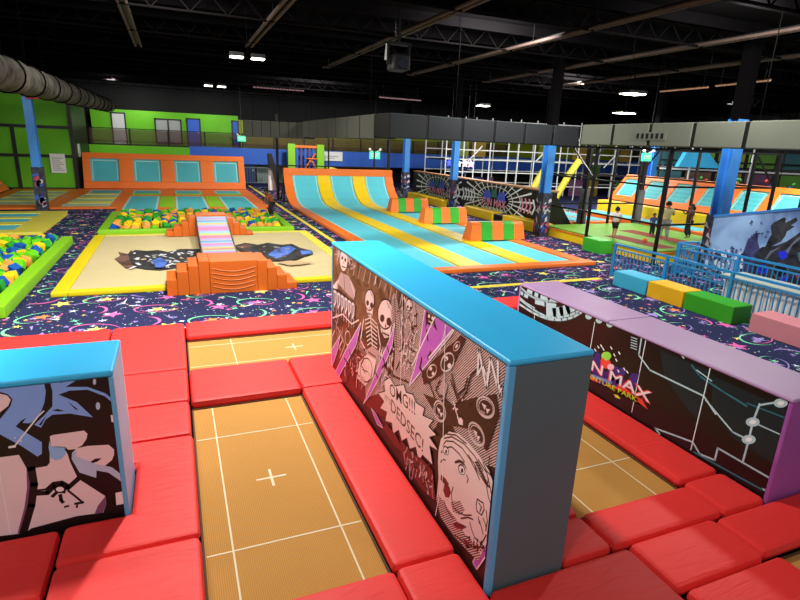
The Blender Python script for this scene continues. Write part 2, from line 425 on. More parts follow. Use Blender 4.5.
pad((4.95, 5.57, 3.52, 7.7), 'long red pad along foot of black circuit mural')
pad((4.96, 5.57, 2.97, 3.50), 'short red pad at near corner of black circuit mural')
pad((3.63, 4.73, 2.40, 2.96), 'red pad with pale patch in front of right trampoline')
pad((2.12, 3.61, 2.0, 2.935), 'wide red pad in front of grey end panel')
pad((4.75, 6.5, 2.43, 2.94), 'red pad in front of purple end of mauve-topped wall')
pad((3.68, 4.88, 1.2, 2.38), 'red pad at bottom right corner beside small orange trampoline')
pad((2.3, 3.66, .9, 1.98), 'red pad below bottom edge, right of centre')

def tramp(x0, x1, y0, y1, label, vx=(), hy=(), cross=None):
    r = thing('trampoline', label, 'trampoline', ((x0+x1)/2, (y0+y1)/2, .012))
    b = MB(); b.box(x0+.02, x1-.02, y0+.02, y1-.02, .02, .03)
    for x in vx: b.box(x-.008, x+.008, y0+.03, y1-.03, .03, .0315, 1)
    for y in hy: b.box(x0+.03, x1-.03, y-.008, y+.008, .03, .0325, 1)
    if cross:
        cx, cy_ = cross; b.box(cx-.16, cx+.16, cy_-.014, cy_+.014, .03, .0315, 1); b.box(cx-.014, cx+.014, cy_-.16, cy_+.16, .03, .032, 1)
    b.obj('bed', [GOLD, TAPE], r, flat=True)
    f = MB()
    f.box(x0, x1, y0, y0+.02, .012, .045); f.box(x0, x1, y1-.02, y1, .012, .045); f.box(x0, x0+.02, y0, y1, .012, .045); f.box(x1-.02, x1, y0, y1, .012, .045)
    f.obj('frame', mat('bed_edge_brown', '#54381c', .8), r, flat=True)
tramp(-.008, 1.488, 3.42, 7.065, 'golden woven trampoline with white cross beside comic mural wall', (.25, 1.25), (4.2, 6.23), (.75, 5.2))
tramp(-.01, 3.5, 8.27, 9.735, 'wide golden trampoline at far end of red padded deck', (.735, 2.8), (9.46, 8.55), (1.77, 9.0))
tramp(3.5, 4.94, 3.47, 7.10, 'golden trampoline in the gap between tall mural wall and circuit wall', (3.75, 4.63), (4.2, 6.2), (4.2, 5.2))
tramp(-2.9, -1.18, .6, 4.06, 'golden trampoline at bottom left corner below graffiti wall', (-2.6, -1.5), (3.7,))
tramp(4.9, 6.5, -1.2, 2.41, 'golden trampoline peeking in at bottom right corner', (5.2, 6.2), (2.1,))
tramp(-4.2, -1.3, 5.8, 9.7, 'golden trampoline hidden behind left blue-topped wall', (-1.7,), (9.4,))

# ---------------------------------------------------------------- tall wall with comic mural
INK = mat('mural_dark_brown', '#2e1712', .45, spec=.4); PNK = mat('mural_pale_pink', '#ecd0cc', .45, spec=.4); HALF = mat('mural_halftone', '#e4c4be', .45, 'halftone', scale=24)
MAG = mat('mural_orchid', '#c061c8', .45); WHT = mat('mural_white', '#efe2e0', .45); DRED = mat('mural_dark_red', '#6a1c18', .45); BRN = mat('mural_brown', '#6b4420', .45, 'print', scale=5)
GRYP = mat('mural_grey_pink', '#b89a96', .45); LIPS = mat('mural_lip_red', '#7a1a24', .45)
X0, X1, Y0, Y1, ZT = 2.12, 2.875, 2.95, 7.75, 2.15
cw = thing('padded_divider_wall', 'tall blue-topped wall with comic mural side and dark grey end', 'wall divider', ((X0+X1)/2, (Y0+Y1)/2, .012))
b = MB(); b.box(X0+.01, X1-.01, Y0+.012, Y1-.01, .012, ZT-.04); b.obj('body', GREY, cw, flat=True)
b = MB(); b.box(X0-.008, X1+.008, Y0-.008, Y1+.008, ZT-.05, ZT); plabel(b.obj('top_pad', SKY, cw, bevel=.022, seg=3), 'sky blue vinyl top pad')
b = MB(); b.box(X0+.05, X1, Y0-.002, Y0+.02, .012, ZT-.05); plabel(b.obj('end_panel', GREY, cw, bevel=.006), 'dark grey end panel')
b = MB(); b.box(X0-.006, X0+.055, Y0-.006, Y0+.05, .012, ZT-.05); plabel(b.obj('corner_trim', PALEB, cw, bevel=.01), 'pale blue corner strip')
b = MB(); b.box(X0-.004, X0+.04, Y1-.05, Y1, .012, ZT-.05); b.obj('corner_trim', PALEB, cw, bevel=.01)
a = MB()
a.face([(X0-.003, Y1-.05, .02), (X0-.003, Y0+.05, .02), (X0-.003, Y0+.05, ZT-.05), (X0-.003, Y1-.05, ZT-.05)], 0)
A = Art(a, lambda u, v, dd: (X0-dd, Y1-u, v), lambda x, y: ((lambda q: (Y1-q.y, q.z))(on_x(x, y, X0))), (.05, Y1-Y0-.05, .02, ZT-.05), step=.00002, base=.0035)
S4 = lambda ox, oy, k, pts: [(ox+x/k, oy+y/k) for x, y in pts]
mats_cw = [INK, PNK, HALF, MAG, WHT, DRED, BRN, GRYP, LIPS]
# warm brown ground upper left, red lower left, line screen on the right
A.poly([(332,243),(372,268),(400,292),(395,330),(362,330),(332,300)], 6)
A.poly([(332,330),(350,322),(368,345),(385,372),(390,420),(372,410),(332,372)], 5)
A.poly([(414,297),(440,314),(512,364),(505,470),(470,460),(440,400),(420,392),(405,378),(408,330)], 2)
A.poly([(398,310),(412,300),(418,330),(405,380),(394,375)], 2)
A.poly([(365,365),(378,355),(388,372),(384,392),(366,398)], 7)
A.poly([(388,375),(420,388),(440,420),(428,440),(398,410)], 2)
# streaks hanging from the top
for k in range(16):
    x = 345+k*5.2; y0 = 254+k*3.45; A.line([(x, y0+2), (x-2.2, y0+9+(k*7)%8)], .02, 7)
# hatch and scribble fillers
rr = random.Random(17)
def scrib(x0, x1, y0, y1, n, cols, w=(.012, .03), l=4, slope=.67):
    """loose pen strokes inside a leaning box; y follows the top edge"""
    for _ in range(n):
        x = rr.uniform(x0, x1); y = rr.uniform(y0, y1)+(x-x0)*slope; a_ = rr.uniform(0, PI)
        p = [(x, y)]
        for _k in range(rr.choice([1, 2, 3])):
            a_ += rr.uniform(-.9, .9); x += math.cos(a_)*l*rr.uniform(.3, .8)*.5; y += math.sin(a_)*l*rr.uniform(.5, 1.0); p.append((x, y))
        A.line(p, rr.uniform(*w), rr.choice(cols))
def head(cx, cy, rx, ry, jaw=True, m_=1, lw=.016):
    """a plain drawn skull: dome, cheeks, sockets, nose, teeth, shading"""
    A.ell(cx, cy, rx, ry, m_)
    if jaw: A.poly([(cx-rx*.8, cy+ry*.35), (cx+rx*.85, cy+ry*.55), (cx+rx*.6, cy+ry*1.55), (cx-rx*.1, cy+ry*1.6), (cx-rx*.55, cy+ry*1.2)], m_)
    A.ell(cx-rx*.42, cy+ry*.28, rx*.3, ry*.26, 0); A.ell(cx+rx*.45, cy+ry*.5, rx*.32, ry*.28, 0)
    A.poly([(cx-rx*.08, cy+ry*.85), (cx+rx*.14, cy+ry*.92), (cx+rx*.04, cy+ry*.58)], 0)
    for k in range(5): A.line([(cx-rx*.38+k*rx*.2, cy+ry*(1.12+.05*k)), (cx-rx*.38+k*rx*.2, cy+ry*(1.38+.05*k))], lw*.8, 0)
    A.line([(cx-rx*.45, cy+ry*1.23), (cx+rx*.5, cy+ry*1.45)], lw*.8, 0)
    A.line([(cx+rx*.5, cy-ry*.7), (cx+rx*.75, cy-ry*.2), (cx+rx*.72, cy+ry*.2)], lw, 7); A.line([(cx+rx*.2, cy-ry*.8), (cx+rx*.5, cy-ry*.4)], lw*.7, 0)
    A.ring(cx, cy, rx, ry, lw, 0, n=18)
# masked figure, far left
scrib(335, 356, 246, 258, 22, [7, 7, 0], (.012, .025), 5)
A.ell(344, 260, 3.6, 11, 1); A.poly([(338.5,248),(341,253),(337,262)], 7); A.poly([(349,251),(347,257),(351,266)], 7)
A.ell(342.6, 258, .9, 1.8, 0); A.ell(345.6, 260, .9, 1.8, 0); A.line([(342.2,266),(344,267),(345.8,267.5)], .018, 0); A.poly([(343.6,260),(344.6,264),(343.2,263.6)], 7)
A.poly([(337,282),(341,272),(349,276),(356,290),(354,300),(345,291)], 7); A.line([(344,273),(345,290)], .02, 0); A.line([(339,280),(337,292)], .02, 1); A.line([(351,281),(355,296)], .02, 1)
A.poly([(333,286),(338,280),(336,296)], 1)
# scrawled lettering blocks
A.poly([(333,288),(341,290),(357,306),(356,326),(348,316),(333,308)], 0)
for k in range(6):
    x, y = 334.2+k*3.6, 291+k*2.5
    A.line([(x,y),(x+.3,y+15),(x+2.2,y+10),(x+2.4,y+1.5),(x+.3,y)], .03, 4); A.line([(x+1.2,y-1),(x+1.6,y+13)], .016, 4)
for k in range(9): A.line([(334+k*2.5, 304+k*1.8), (334.2+k*2.5, 311+k*1.9+rr.uniform(0, 6))], .015, 4)
scrib(333, 360, 312, 352, 40, [1, 5, 7, 0], (.01, .025), 6)
A.line([(333,318),(343,314),(352,324),(359,320)], .022, 1)
A.ell(348, 338, 2.6, 7, 5); A.ring(348, 338, 2.6, 7, .02, 1); A.line([(338,327),(343,340),(337,352)], .02, 1); A.line([(341,330),(345,345),(340,358)], .014, 1)
# small skeleton
head(370, 300, 4.6, 10.5); A.line([(371,315),(373,348)], .025, 1)
for k in range(7): A.line([(365.5+k*.4,320+k*4.2),(371,317.5+k*4.2),(377.5,324+k*4)], .016, 1)
A.line([(364,320),(361,340),(368,354)], .03, 1); A.line([(378,326),(381,347),(376,364)], .03, 1); A.line([(375.5,284),(377.3,272)], .02, 4); A.poly([(366,350),(373,346),(380,352),(377,362),(368,360)], 7); A.line([(369,352),(376,357)], .02, 0)
for k in range(5): A.line([(361+k*1.3,342+k*1.5),(360+k*1.2,350+k*2)], .012, 1)
# big skull
scrib(380, 394, 342, 366, 26, [1, 1, 7, 0], (.012, .028), 6, .3)
head(386, 314, 7.6, 15, lw=.02)
for k in range(7): A.line([(380.2+k*1.9, 349+k*1.3),(380.4+k*1.9, 360+k*1.5)], .018, 1)
# long feather
A.ell(396.5, 322, 4.2, 29, 7, rot=-.06); A.line([(395,295),(397.4,350)], .016, 0)
for k in range(20): A.line([(393,301+k*2.5),(396,298.6+k*2.5),(400,302+k*2.4)], .009, 0)
# ragged crowd under the top edge
A.poly([(404,297),(416,303),(417,326),(408,322)], 7); scrib(402, 416, 296, 330, 60, [1, 0, 0, 7, 1], (.01, .022), 5, .4)
head(410, 305, 3.4, 6, lw=.012)
scrib(400, 416, 328, 366, 60, [1, 0, 1, 2], (.01, .022), 6, .1)
A.poly([(360,362),(368,354),(377,360),(374,376),(366,386),(358,378)], 1); A.ring(367, 370, 6, 12, .018, 0); A.line([(363,362),(372,378)], .012, 7)
for k in range(6): A.line([(360+k*2.4,361+k*.5),(360+k*2.2,376+k*1.2)], .008, 7)
scrib(346, 366, 342, 372, 46, [1, 1, 5, 0, 7], (.01, .024), 6, .5)
scrib(377, 392, 366, 384, 40, [1, 0, 7, 1], (.01, .022), 5, .4)
# orchid shards with white edges
for sh in ([(426,309),(457,328),(449,339),(438,352),(410,386),(415,370),(420,350)], [(396,322),(393,346),(380,378),(370,396),(364,404),(372,385),(381,362),(391,338)],
           [(362,322),(357,345),(344,368),(339,378),(336,372),(347,349)], [(341,335),(338,352),(333,366),(332,350)],
           [(489,541),(489,553),(478,569),(474,562),(480,550)], [(372,408),(377,414),(384,428),(378,424)]):
    A.poly(sh, 3); A.line(sh+[sh[0]], .012, 4)
A.ell(431.5, 317, 5, 8.5, 0); A.ell(430.3, 316, 1.1, 2, 1); A.ell(433.8, 318, 1.1, 2, 1); A.line([(430,321),(433.5,323)], .012, 1); A.poly([(427,313),(429,322),(426.5,329)], 0); A.poly([(436,320),(438.5,331),(434.5,326)], 0)
for q in ([(428,330),(429,340)], [(423,358),(421,368),(424,372)], [(350,350),(352,356)], [(376,372),(379,378)], [(432,352),(429,358)], [(345,358),(348,362)], [(388,346),(390,352)], [(384,358),(386,364),(383,368)]): A.line(q, .03, 0)
A.line([(437,315),(413,366)], .018, 4); A.line([(456,327),(430,358)], .018, 4); A.line([(448,322),(441,352)], .01, 4)
# masked crowd with badges
A.poly(S4(400,320,4,[(92,215),(150,150),(190,115),(250,60),(268,75),(222,170),(160,225),(100,258)]), 0)
A.ring(448.7, 362, 6, 9.5, .018, 4, rot=.35); A.ell(447.6, 358.5, 1.9, 2.6, 4); A.ell(450.6, 365.5, 1.9, 2.6, 4); A.line([(446,366),(452,360)], .02, 0); A.line([(446,358),(449,361)], .012, 0)
A.ring(433, 371, 4.3, 6.8, .014, 1, rot=.4); A.ell(432, 368.5, 1.4, 2, 1); A.ell(434.4, 373.5, 1.4, 2, 1); A.line([(431,373),(435,369)], .014, 0); A.ring(458, 346, 2.6, 5, .012, 1, rot=.5); A.ell(458, 346, 1, 2.2, 1, rot=.5)
A.poly(S4(400,320,4,[(150,330),(185,310),(215,340),(300,310),(390,295),(402,380),(352,525),(300,440),(240,425),(160,420)]), 0)
for (cx, cy_, rx, ry, ro) in ((441,411,5.6,10.5,-.2), (487,407,8,11,-.5), (478,434,6.4,12.5,-.45)):
    A.ring(cx, cy_, rx, ry, .018, 1, rot=ro); A.ring(cx+.4, cy_+.6, rx*.82, ry*.82, .008, 1, rot=ro)
    A.poly([(cx-rx*.5, cy_-ry*.4), (cx+rx*.1, cy_-ry*.15), (cx-rx*.1, cy_+ry*.25)], 1); A.poly([(cx+rx*.05, cy_+ry*.1), (cx+rx*.6, cy_+ry*.2), (cx+rx*.2, cy_+ry*.6)], 1); A.line([(cx-rx*.5, cy_+ry*.35), (cx-rx*.1, cy_+ry*.55)], .014, 7)
for q in ([(452,380),(460,403),(468,392),(472,376),(482,366)], [(441,380),(437,390),(441,397),(446,393)], [(453,374),(457,392),(463,402)], [(469,378),(466,388),(459,396)], [(423,376),(431,384),(436,398)]): A.line(q, .02, 0)
A.line([(455,402),(460,420),(464,424)], .02, 1); A.poly([(444,378),(449,385),(446,397),(440,392)], 7); A.ell(462, 421, 2.4, 3.6, 1); scrib(456, 476, 396, 416, 16, [0, 1], (.01, .018), 4, .2)
# zigzag emblem
A.line(S4(400,320,4,[(316,218),(321,116),(352,272),(368,150),(398,272),(398,165)]), .026, 4)
A.line(S4(400,320,4,[(318,216),(337,178),(350,222),(366,205)]), .02, 4)
A.line(S4(400,320,4,[(400,270),(412,262),(405,305),(414,290)]), .025, 4)
# shout burst
burst = [(391,377),(396,386),(405,384),(407,392),(414,394),(417,402),(426,408),(424,415),(435,420),(430,426),(438,435),(431,437),(440,451),(431,446),(434,465),(424,455),(420,461),(417,447),(411,449),(408,438),(403,441),(400,430),(394,434),(393,423),(386,421),(388,412),(381,408),(385,401),(379,393),(386,391),(385,381)]
A.poly(burst, 1); A.line(burst+[burst[0]], .012, 0)
A.text('OMG!!!', (391,394.5), (416.5,415), .15, 0, .004)
A.text('DEDSEC!', (392,410), (424,452), .15, 0, .004); A.text("IT'S", (386,399), (392,405), .06, 0)
# dark red figures behind the burst
A.poly([(400,436),(412,452),(424,459),(434,470),(437,500),(424,490),(404,458)], 5); A.poly([(388,424),(398,436),(404,452),(396,446),(384,428)], 5)
scrib(404, 434, 442, 458, 60, [1, 0, 7, 5], (.01, .024), 6, 1.0)
# big shouting face, lower right
face = S4(400,430,3.75,[(150,75),(160,30),(190,5),(225,12),(262,45),(300,90),(340,150),(362,215),(355,260),(345,330),(332,420),(300,490),(262,455),(215,405),(160,330),(142,262),(150,180),(148,120)])
A.poly(face, 1)
A.poly(S4(400,430,3.75,[(262,455),(215,405),(160,330),(142,262),(150,240),(190,300),(215,330),(250,390),(300,440),(310,470),(300,490)]), 2)
A.poly(S4(400,430,3.75,[(195,270),(230,262),(250,300),(232,318),(205,306)]), 2)
F = lambda *ln: [S4(400,430,3.75,list(q)) for q in ln]
for ln in F([(165,60),(178,40),(205,42),(240,68),(268,108),(290,150),(305,185)], [(172,30),(200,24),(245,50),(285,95),(318,150)], [(160,85),(170,66),(200,62),(228,88),(248,118)], [(180,14),(215,18),(255,50)], [(280,118),(305,165),(330,205),(345,215)], [(300,110),(332,160),(350,240)], [(262,92),(285,128),(300,172)],
            [(205,212),(199,235),(200,258),(208,290),(225,308),(248,318),(274,318)], [(296,258),(318,272),(322,296),(312,318),(294,302),(292,280),(296,258)], [(302,272),(312,288),(306,304)],
            [(258,420),(280,438),(305,438),(330,392)], [(210,392),(238,412),(262,440)], [(268,345),(276,375),(286,402),(300,412)], [(338,180),(332,215),(338,250),(348,280)], [(305,340),(312,365),(318,390)], [(318,330),(326,350),(330,370)], [(300,325),(304,350)], [(330,300),(334,340),(328,376)],
            [(213,118),(228,112),(244,120),(254,142)], [(213,122),(230,118),(246,128)], [(256,168),(262,182),(258,196)], [(158,120),(166,108),(176,112)], [(235,330),(262,326),(280,334)], [(170,262),(182,300),(205,332)], [(342,100),(338,140)], [(318,120),(330,150),(348,170)]):
    A.line(ln, .014, 0)
for k in range(9): A.line(S4(400,430,3.75,[(288+k*5, 120+k*10), (300+k*5, 122+k*11)]), .018, 0)
for cx, cy_, k in ((463.5, 469.5, 1.0), (447.5, 450.5, .85)):
    A.ell(cx, cy_, 3*k, 5*k, 4, rot=-.3); A.ell(cx+.2, cy_+.8, 1.2*k, 2.4*k, 0); A.ring(cx, cy_, 3*k, 5.2*k, .014, 0, rot=-.3, a0=2.6, a1=6.6); A.ring(cx, cy_, 3*k, 5*k, .006, 0, rot=-.3)
A.poly(S4(400,430,3.75,[(203,348),(222,344),(240,352),(257,362),(238,372),(216,366)]), 8); A.line(S4(400,430,3.75,[(203,350),(230,357),(255,363)]), .008, 0)
A.poly(S4(400,430,3.75,[(172,205),(190,212),(196,232),(188,252),(176,250),(168,225)]), 8); A.poly(S4(400,430,3.75,[(160,165),(178,182),(190,203),(180,210),(158,185)]), 5); A.line(S4(400,430,3.75,[(172,205),(190,212),(196,232),(188,252)]), .01, 0)
A.poly(S4(400,430,3.75,[(240,400),(258,415),(262,436),(248,420)]), 8)
scrib(466, 484, 534, 548, 26, [0, 8, 0], (.008, .016), 4, .2)
# sheet seams
for s_ in ([(404,288),(402,386)], [(447,320),(444,480),(437,515)]): A.line(s_, .012, 4)
a.obj('mural', mats_cw, cw, flat=True, recalc=False)

# ---------------------------------------------------------------- right wall with circuit mural
X0, X1, Y0, Y1, ZT = 5.58, 6.38, 2.97, 7.72, 1.3
rw = thing('padded_divider_wall', 'low mauve-topped wall with black circuit mural on the right', 'wall divider', ((X0+X1)/2, (Y0+Y1)/2, .012))
b = MB(); b.box(X0+.01, X1-.01, Y0+.012, Y1-.01, .012, ZT-.03); b.obj('body', BLACKV, rw, flat=True)
b = MB(); b.box(X0-.008, X1+.008, 5.55, Y1+.008, ZT-.045, ZT); plabel(b.obj('top_pad', PURP, rw, bevel=.02, seg=3), 'mauve vinyl top pad')
b = MB(); b.box(X0-.008, X1+.008, Y0-.008, 5.54, ZT-.045, ZT); b.obj('top_pad', PURP, rw, bevel=.02, seg=3)
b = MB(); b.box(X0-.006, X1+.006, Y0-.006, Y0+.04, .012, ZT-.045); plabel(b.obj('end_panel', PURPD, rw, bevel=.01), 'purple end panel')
b = MB(); b.box(X0-.006, X0+.04, Y1-.035, Y1+.005, .012, ZT-.045); b.obj('corner_trim', PURP, rw, bevel=.008)
a = MB()
a.face([(X0-.003, Y1-.04, .02), (X0-.003, Y0+.04, .02), (X0-.003, Y0+.04, ZT-.045), (X0-.003, Y1-.04, ZT-.045)], 0)
A = Art(a, lambda u, v, dd: (X0-dd, Y1-u, v), lambda x, y: ((lambda q: (Y1-q.y, q.z))(on_x(x, y, X0))), (.04, Y1-Y0-.04, .02, ZT-.045), step=.00002, base=.0035)
K0 = mat('circuit_black', '#0c0a0b', .35, spec=.5); K1 = mat('circuit_pale_blue', '#a9c6cc', .4); K2 = mat('circuit_teal_dim', '#2e6a78', .4); K3 = mat('circuit_white', '#dfe6e6', .4)
LG = mat('logo_lime', '#8fd048', .4); LR = mat('logo_red', '#e04038', .4); LP = mat('logo_violet', '#3c2470', .4); LY = mat('logo_yellow', '#d6d838', .4); LPK = mat('logo_pink', '#e8b0bc', .4); TG = mat('circuit_teal_tint', '#0f2226', .4); LB = mat('logo_blue', '#6a8ac8', .4)
# teal tinted sheet areas
A.poly([(646,337),(711,366),(691,452),(633,412)], 5) if False else None
A.poly([(660,350),(712,372),(700,420),(690,412),(664,376)], 9); A.poly([(712,375),(792,412),(783,470),(735,440),(712,408)], 9)
Q9 = lambda p: S4(515,275,8.57,p)
for pts, w_, m_ in (([(40,250),(90,283),(150,320),(210,350),(280,375),(340,384),(400,385),(450,376),(500,360),(550,333),(592,303)], .04, 1), ([(40,205),(95,250),(150,290),(205,325),(260,350),(310,362),(360,365),(415,358),(470,345),(520,322),(562,298)], .035, 1),
                    ([(284,312),(340,320),(400,312),(455,292),(510,262)], .15, 1), ([(180,232),(260,252),(348,264)], .07, 1), ([(45,145),(75,168),(108,186)], .06, 1), ([(40,190),(100,240),(170,283)], .02, 1), ([(115,125),(160,152),(210,175),(290,196),(345,202)], .1, 1)):
    A.line(Q9(pts), w_, m_)
tk = [(50,105),(90,145),(130,175),(175,200),(220,215),(270,224),(330,226),(385,222)]
for (xa, ya), (xb, yb) in zip(tk, tk[1:]):
    for k in range(5):
        x, y = xa+(xb-xa)*k/5, ya+(yb-ya)*k/5; A.line(Q9([(x-2, y-9), (x+2, y+9)]), .018, 1)
for pts, w_, m_ in (([(642,336),(639,355),(650,370),(704,396),(716,414)], .022, 1), ([(706,400),(733,432),(749,440)], .02, 1), ([(692,365),(700,376),(724,392),(747,406)], .022, 2), ([(697,370),(712,381)], .015, 1), ([(679,351),(684,358)], .02, 1),
                    ([(747,403),(786,418)], .014, 2), ([(760,404),(753,422),(749,440),(743,462)], .022, 1), ([(796,399),(760,405)], .02, 1), ([(753,422),(784,436)], .014, 1),
                    ([(660,434),(655,428),(693,442),(700,454),(715,460),(718,448),(770,478),(768,491),(763,489)], .022, 1), ([(694,452),(763,490)], .02, 2)):
    A.line(pts, w_, m_)
for x, y in ((589,316),(599.5,320),(610,324)): A.ell(x, y, 3.4, 3.4, 1)
for x, y in ((781,403),(753,422),(749,439.5)): A.ell(x, y, 7, 4.6, 1); A.ell(x, y, 3.4, 2.2, 3)
for k in range(5): A.line([(631+k*.1, 347.5-k*2.6), (637+k*.1, 349.5-k*2.6)], .012, 1)
for s_ in ([(535,314),(534,322)], [(595,322),(590,352)], [(646.5,338),(632,412)], [(711,366),(691,450)]): A.line(s_, .012, 3)
# splash logo
A.poly([(588,374),(620,382),(648,409),(640,398),(610,388),(592,380)], 5)
A.poly([(589,366),(598,350),(604,372),(618,366),(626,382),(640,372),(636,388),(600,384)], 6)
for x, y, r_ in ((598,356,3),(622,372,4),(634,378,4.5),(615,384,3),(594,362,2.5)): A.ell(x, y, r_, r_*1.1, 6)
A.ell(606, 363.5, 5, 5, 5); A.ell(611, 367, 3.5, 3.2, 8); A.ell(606.5, 356, 5, 4.4, 4); A.ell(603, 361, 2.2, 3, 5)
for x, y in ((598,346),(601,345),(603,348),(614,354),(619,352),(616,359),(624,368),(627,371),(595,349),(611,347),(618,370)): A.line([(x, y), (x+1.2, y+2)], .02, 3)
A.poly([(592,374),(612,381),(612,384),(592,377)], 10)
A.text('FUN MAX', (573,359), (650,403), .15, 8, .014, .0, (.05, 5))
A.text('FUN MAX', (573.5,358.6), (649.5,402), .14, 3, -.004)
A.text('ADVENTURE PARK', (576,371), (637,402), .07, 7, .006)
A.poly([(637,401),(648,409.5),(642,398)], 5); A.poly([(614,394),(618,395),(621,399),(616,397.5)], 7)
a.obj('mural', [K0, K1, K2, K3, LG, LR, LP, LY, LPK, TG, LB], rw, flat=True, recalc=False)

# ---------------------------------------------------------------- left wall with graffiti
X0, X1, Y0, Y1, ZT = -4.4, -.63, 4.93, 5.73, 1.6
lw = thing('padded_divider_wall', 'blue-topped wall with purple and black graffiti front, far left', 'wall divider', ((X0+X1)/2, (Y0+Y1)/2, .012))
b = MB(); b.box(X0+.01, X1-.01, Y0+.01, Y1-.01, .012, ZT-.03); b.obj('body', PALEB, lw, flat=True)
b = MB(); b.box(X0-.008, X1+.008, Y0-.01, Y1+.008, ZT-.06, ZT); plabel(b.obj('top_pad', SKY, lw, bevel=.022, seg=3), 'sky blue vinyl top pad')
b = MB(); b.box(X1-.02, X1+.004, Y0, Y1, .012, ZT-.06); b.obj('end_panel', mat('pale_blue_end', '#88bce0', .45), lw, bevel=.006)
b = MB(); b.box(X1-.035, X1+.006, Y0-.008, Y0+.02, .012, ZT-.06); plabel(b.obj('corner_trim', PALEB, lw, bevel=.008), 'pale blue corner strip')
a = MB()
a.face([(X0, Y0-.003, .02), (X1-.035, Y0-.003, .02), (X1-.035, Y0-.003, ZT-.06), (X0, Y0-.003, ZT-.06)], 0)
A = Art(a, lambda u, v, dd: (u, Y0-dd, v), lambda x, y: ((lambda q: (q.x, q.z))(on_y(x, y, Y0))), (X0, X1-.035, .02, ZT-.06), step=.00002, base=.0035)
g0 = mat('graffiti_black', '#150a0c', .45); g1 = mat('graffiti_periwinkle', '#7fa2e4', .45); g2 = mat('graffiti_dusty_pink', '#e6c8cc', .45); g3 = mat('graffiti_ice_blue', '#b4bcd8', .45); g4 = mat('graffiti_plum', '#7a4a6a', .45); g5 = mat('graffiti_white', '#e8dcdc', .45); g6 = mat('graffiti_light_blue', '#8fb6e6', .45)
a1 = lambda p: S4(0,365,5.714,p); a2 = lambda p: S4(0,430,5.714,p)
A.poly(a1([(-260,130),(0,112),(250,92),(262,150),(255,210),(235,265),(210,310),(170,332),(130,330),(150,300),(120,318),(90,350),(240,440),(240,505),(215,522),(120,460),(0,395),(-260,300)]), 1)
A.poly(a1([(-60,150),(0,152),(45,165),(72,195),(60,235),(0,310),(-60,330)]), 0); A.poly(a1([(-60,165),(0,163),(40,172),(62,197),(48,232),(0,270),(-60,300)]), 2)
A.poly(a1([(285,92),(360,84),(345,102),(470,66),(375,124),(500,124),(600,160),(640,190),(640,212),(600,178),(500,140),(400,145),(335,168),(440,212),(532,298),(400,276),(300,283),(262,310),(235,357),(195,340),(250,290),(300,235),(300,150)]), 1)
A.poly(a1([(385,205),(450,255),(430,252)]), 0); A.poly(a1([(268,285),(235,345),(222,340)]), 0); A.poly(a1([(298,258),(330,250),(370,262),(330,264)]), 0)
A.poly(a2([(285,35),(300,28),(480,2),(500,20),(495,50),(470,85),(430,108),(390,112),(375,95),(292,92)]), 2)
A.poly(a2([(285,65),(292,95),(375,100),(400,180),(440,265),(375,330),(470,415),(365,425),(205,430),(205,280),(190,218),(270,205),(285,185)]), 2)
A.poly(a2([(283,60),(294,92),(330,98),(372,98),(378,135),(350,165),(318,172),(290,158),(278,100)]), 6)
A.poly(a2([(412,128),(440,105),(500,90),(620,83),(652,110),(652,140),(640,170),(600,203),(640,212),(692,252),(692,292),(620,242),(552,230),(550,272),(455,242),(410,165)]), 3)
A.poly(a2([(430,105),(500,90),(620,83),(652,110),(652,140),(640,170),(600,203),(560,195),(520,180),(440,150)]), 2); A.poly(a2([(517,180),(545,162),(582,160),(560,178),(530,188)]), 0)
A.poly(a2([(365,100),(415,125),(400,150),(382,130)]), 0)
A.poly(a2([(452,280),(600,375),(608,420),(590,470),(440,490),(180,560),(140,590),(190,440),(205,372),(300,360),(390,330)]), 2)
A.poly(a2([(600,380),(608,420),(588,470),(540,480),(560,430)]), 4)
A.poly(a2([(-300,170),(0,155),(130,138),(165,220),(178,310),(160,430),(120,590),(-300,640)]), 2); A.poly(a2([(150,180),(168,230),(178,310),(162,430),(122,588),(100,590),(140,440),(155,330)]), 4)
A.line(a2([(135,140),(180,220),(195,310),(180,430),(135,585)]), .06, 0)
for ln, w_ in (([(205,362),(270,358),(310,318),(355,305),(388,330),(445,280)], .045), ([(205,345),(262,338),(305,300),(355,293),(385,310)], .02), ([(300,378),(330,350),(370,352)], .03), ([(345,370),(350,400),(360,412)], .03), ([(390,345),(440,385),(475,415)], .02), ([(430,420),(475,412)], .025), ([(370,438),(392,432)], .02)):
    A.line(a2(ln), w_, 0)
A.ell(60, 489, 6, 4, 0); A.ell(60, 489, 4, 2.4, 5); A.ell(53.5, 495.5, 1.6, 1.6, 0)
A.poly(a2([(430,440),(450,405),(445,445)]), 0)
for k, ux in enumerate((-2.3, -3.1, -3.9)):      # the lettering goes on beyond the picture's left edge
    A.poly_uv([(ux-.3,.1),(ux+.3,.1),(ux+.36,.6),(ux+.2,.95),(ux-.1,.9),(ux-.34,.5)], 2); A.poly_uv([(ux-.42,.95),(ux+.1,1.05),(ux+.42,1.35),(ux+.3,1.5),(ux-.2,1.48),(ux-.36,1.2)], 1)
    A.poly_uv([(ux-.15,.3),(ux+.1,.35),(ux+.05,.6),(ux-.1,.55)], 0); A.poly_uv([(ux-.3,.1),(ux-.2,.1),(ux-.22,.5),(ux-.34,.5)], 4); A.poly_uv([(ux-.05,1.15),(ux+.12,1.2),(ux+.2,1.32),(ux,1.3)], 3)
for q in ([(660,358),(700,350),(708,420),(665,428)], [(48,92),(90,84),(92,98),(50,104)]): A.poly(a2(q), 5)
A.ell(94.6, 381.6, 1.6, 3, 3); A.ell(98, 405.8, 2.2, 3.8, 3); A.poly(a1([(632,285),(648,285),(652,325),(638,325)]), 5)
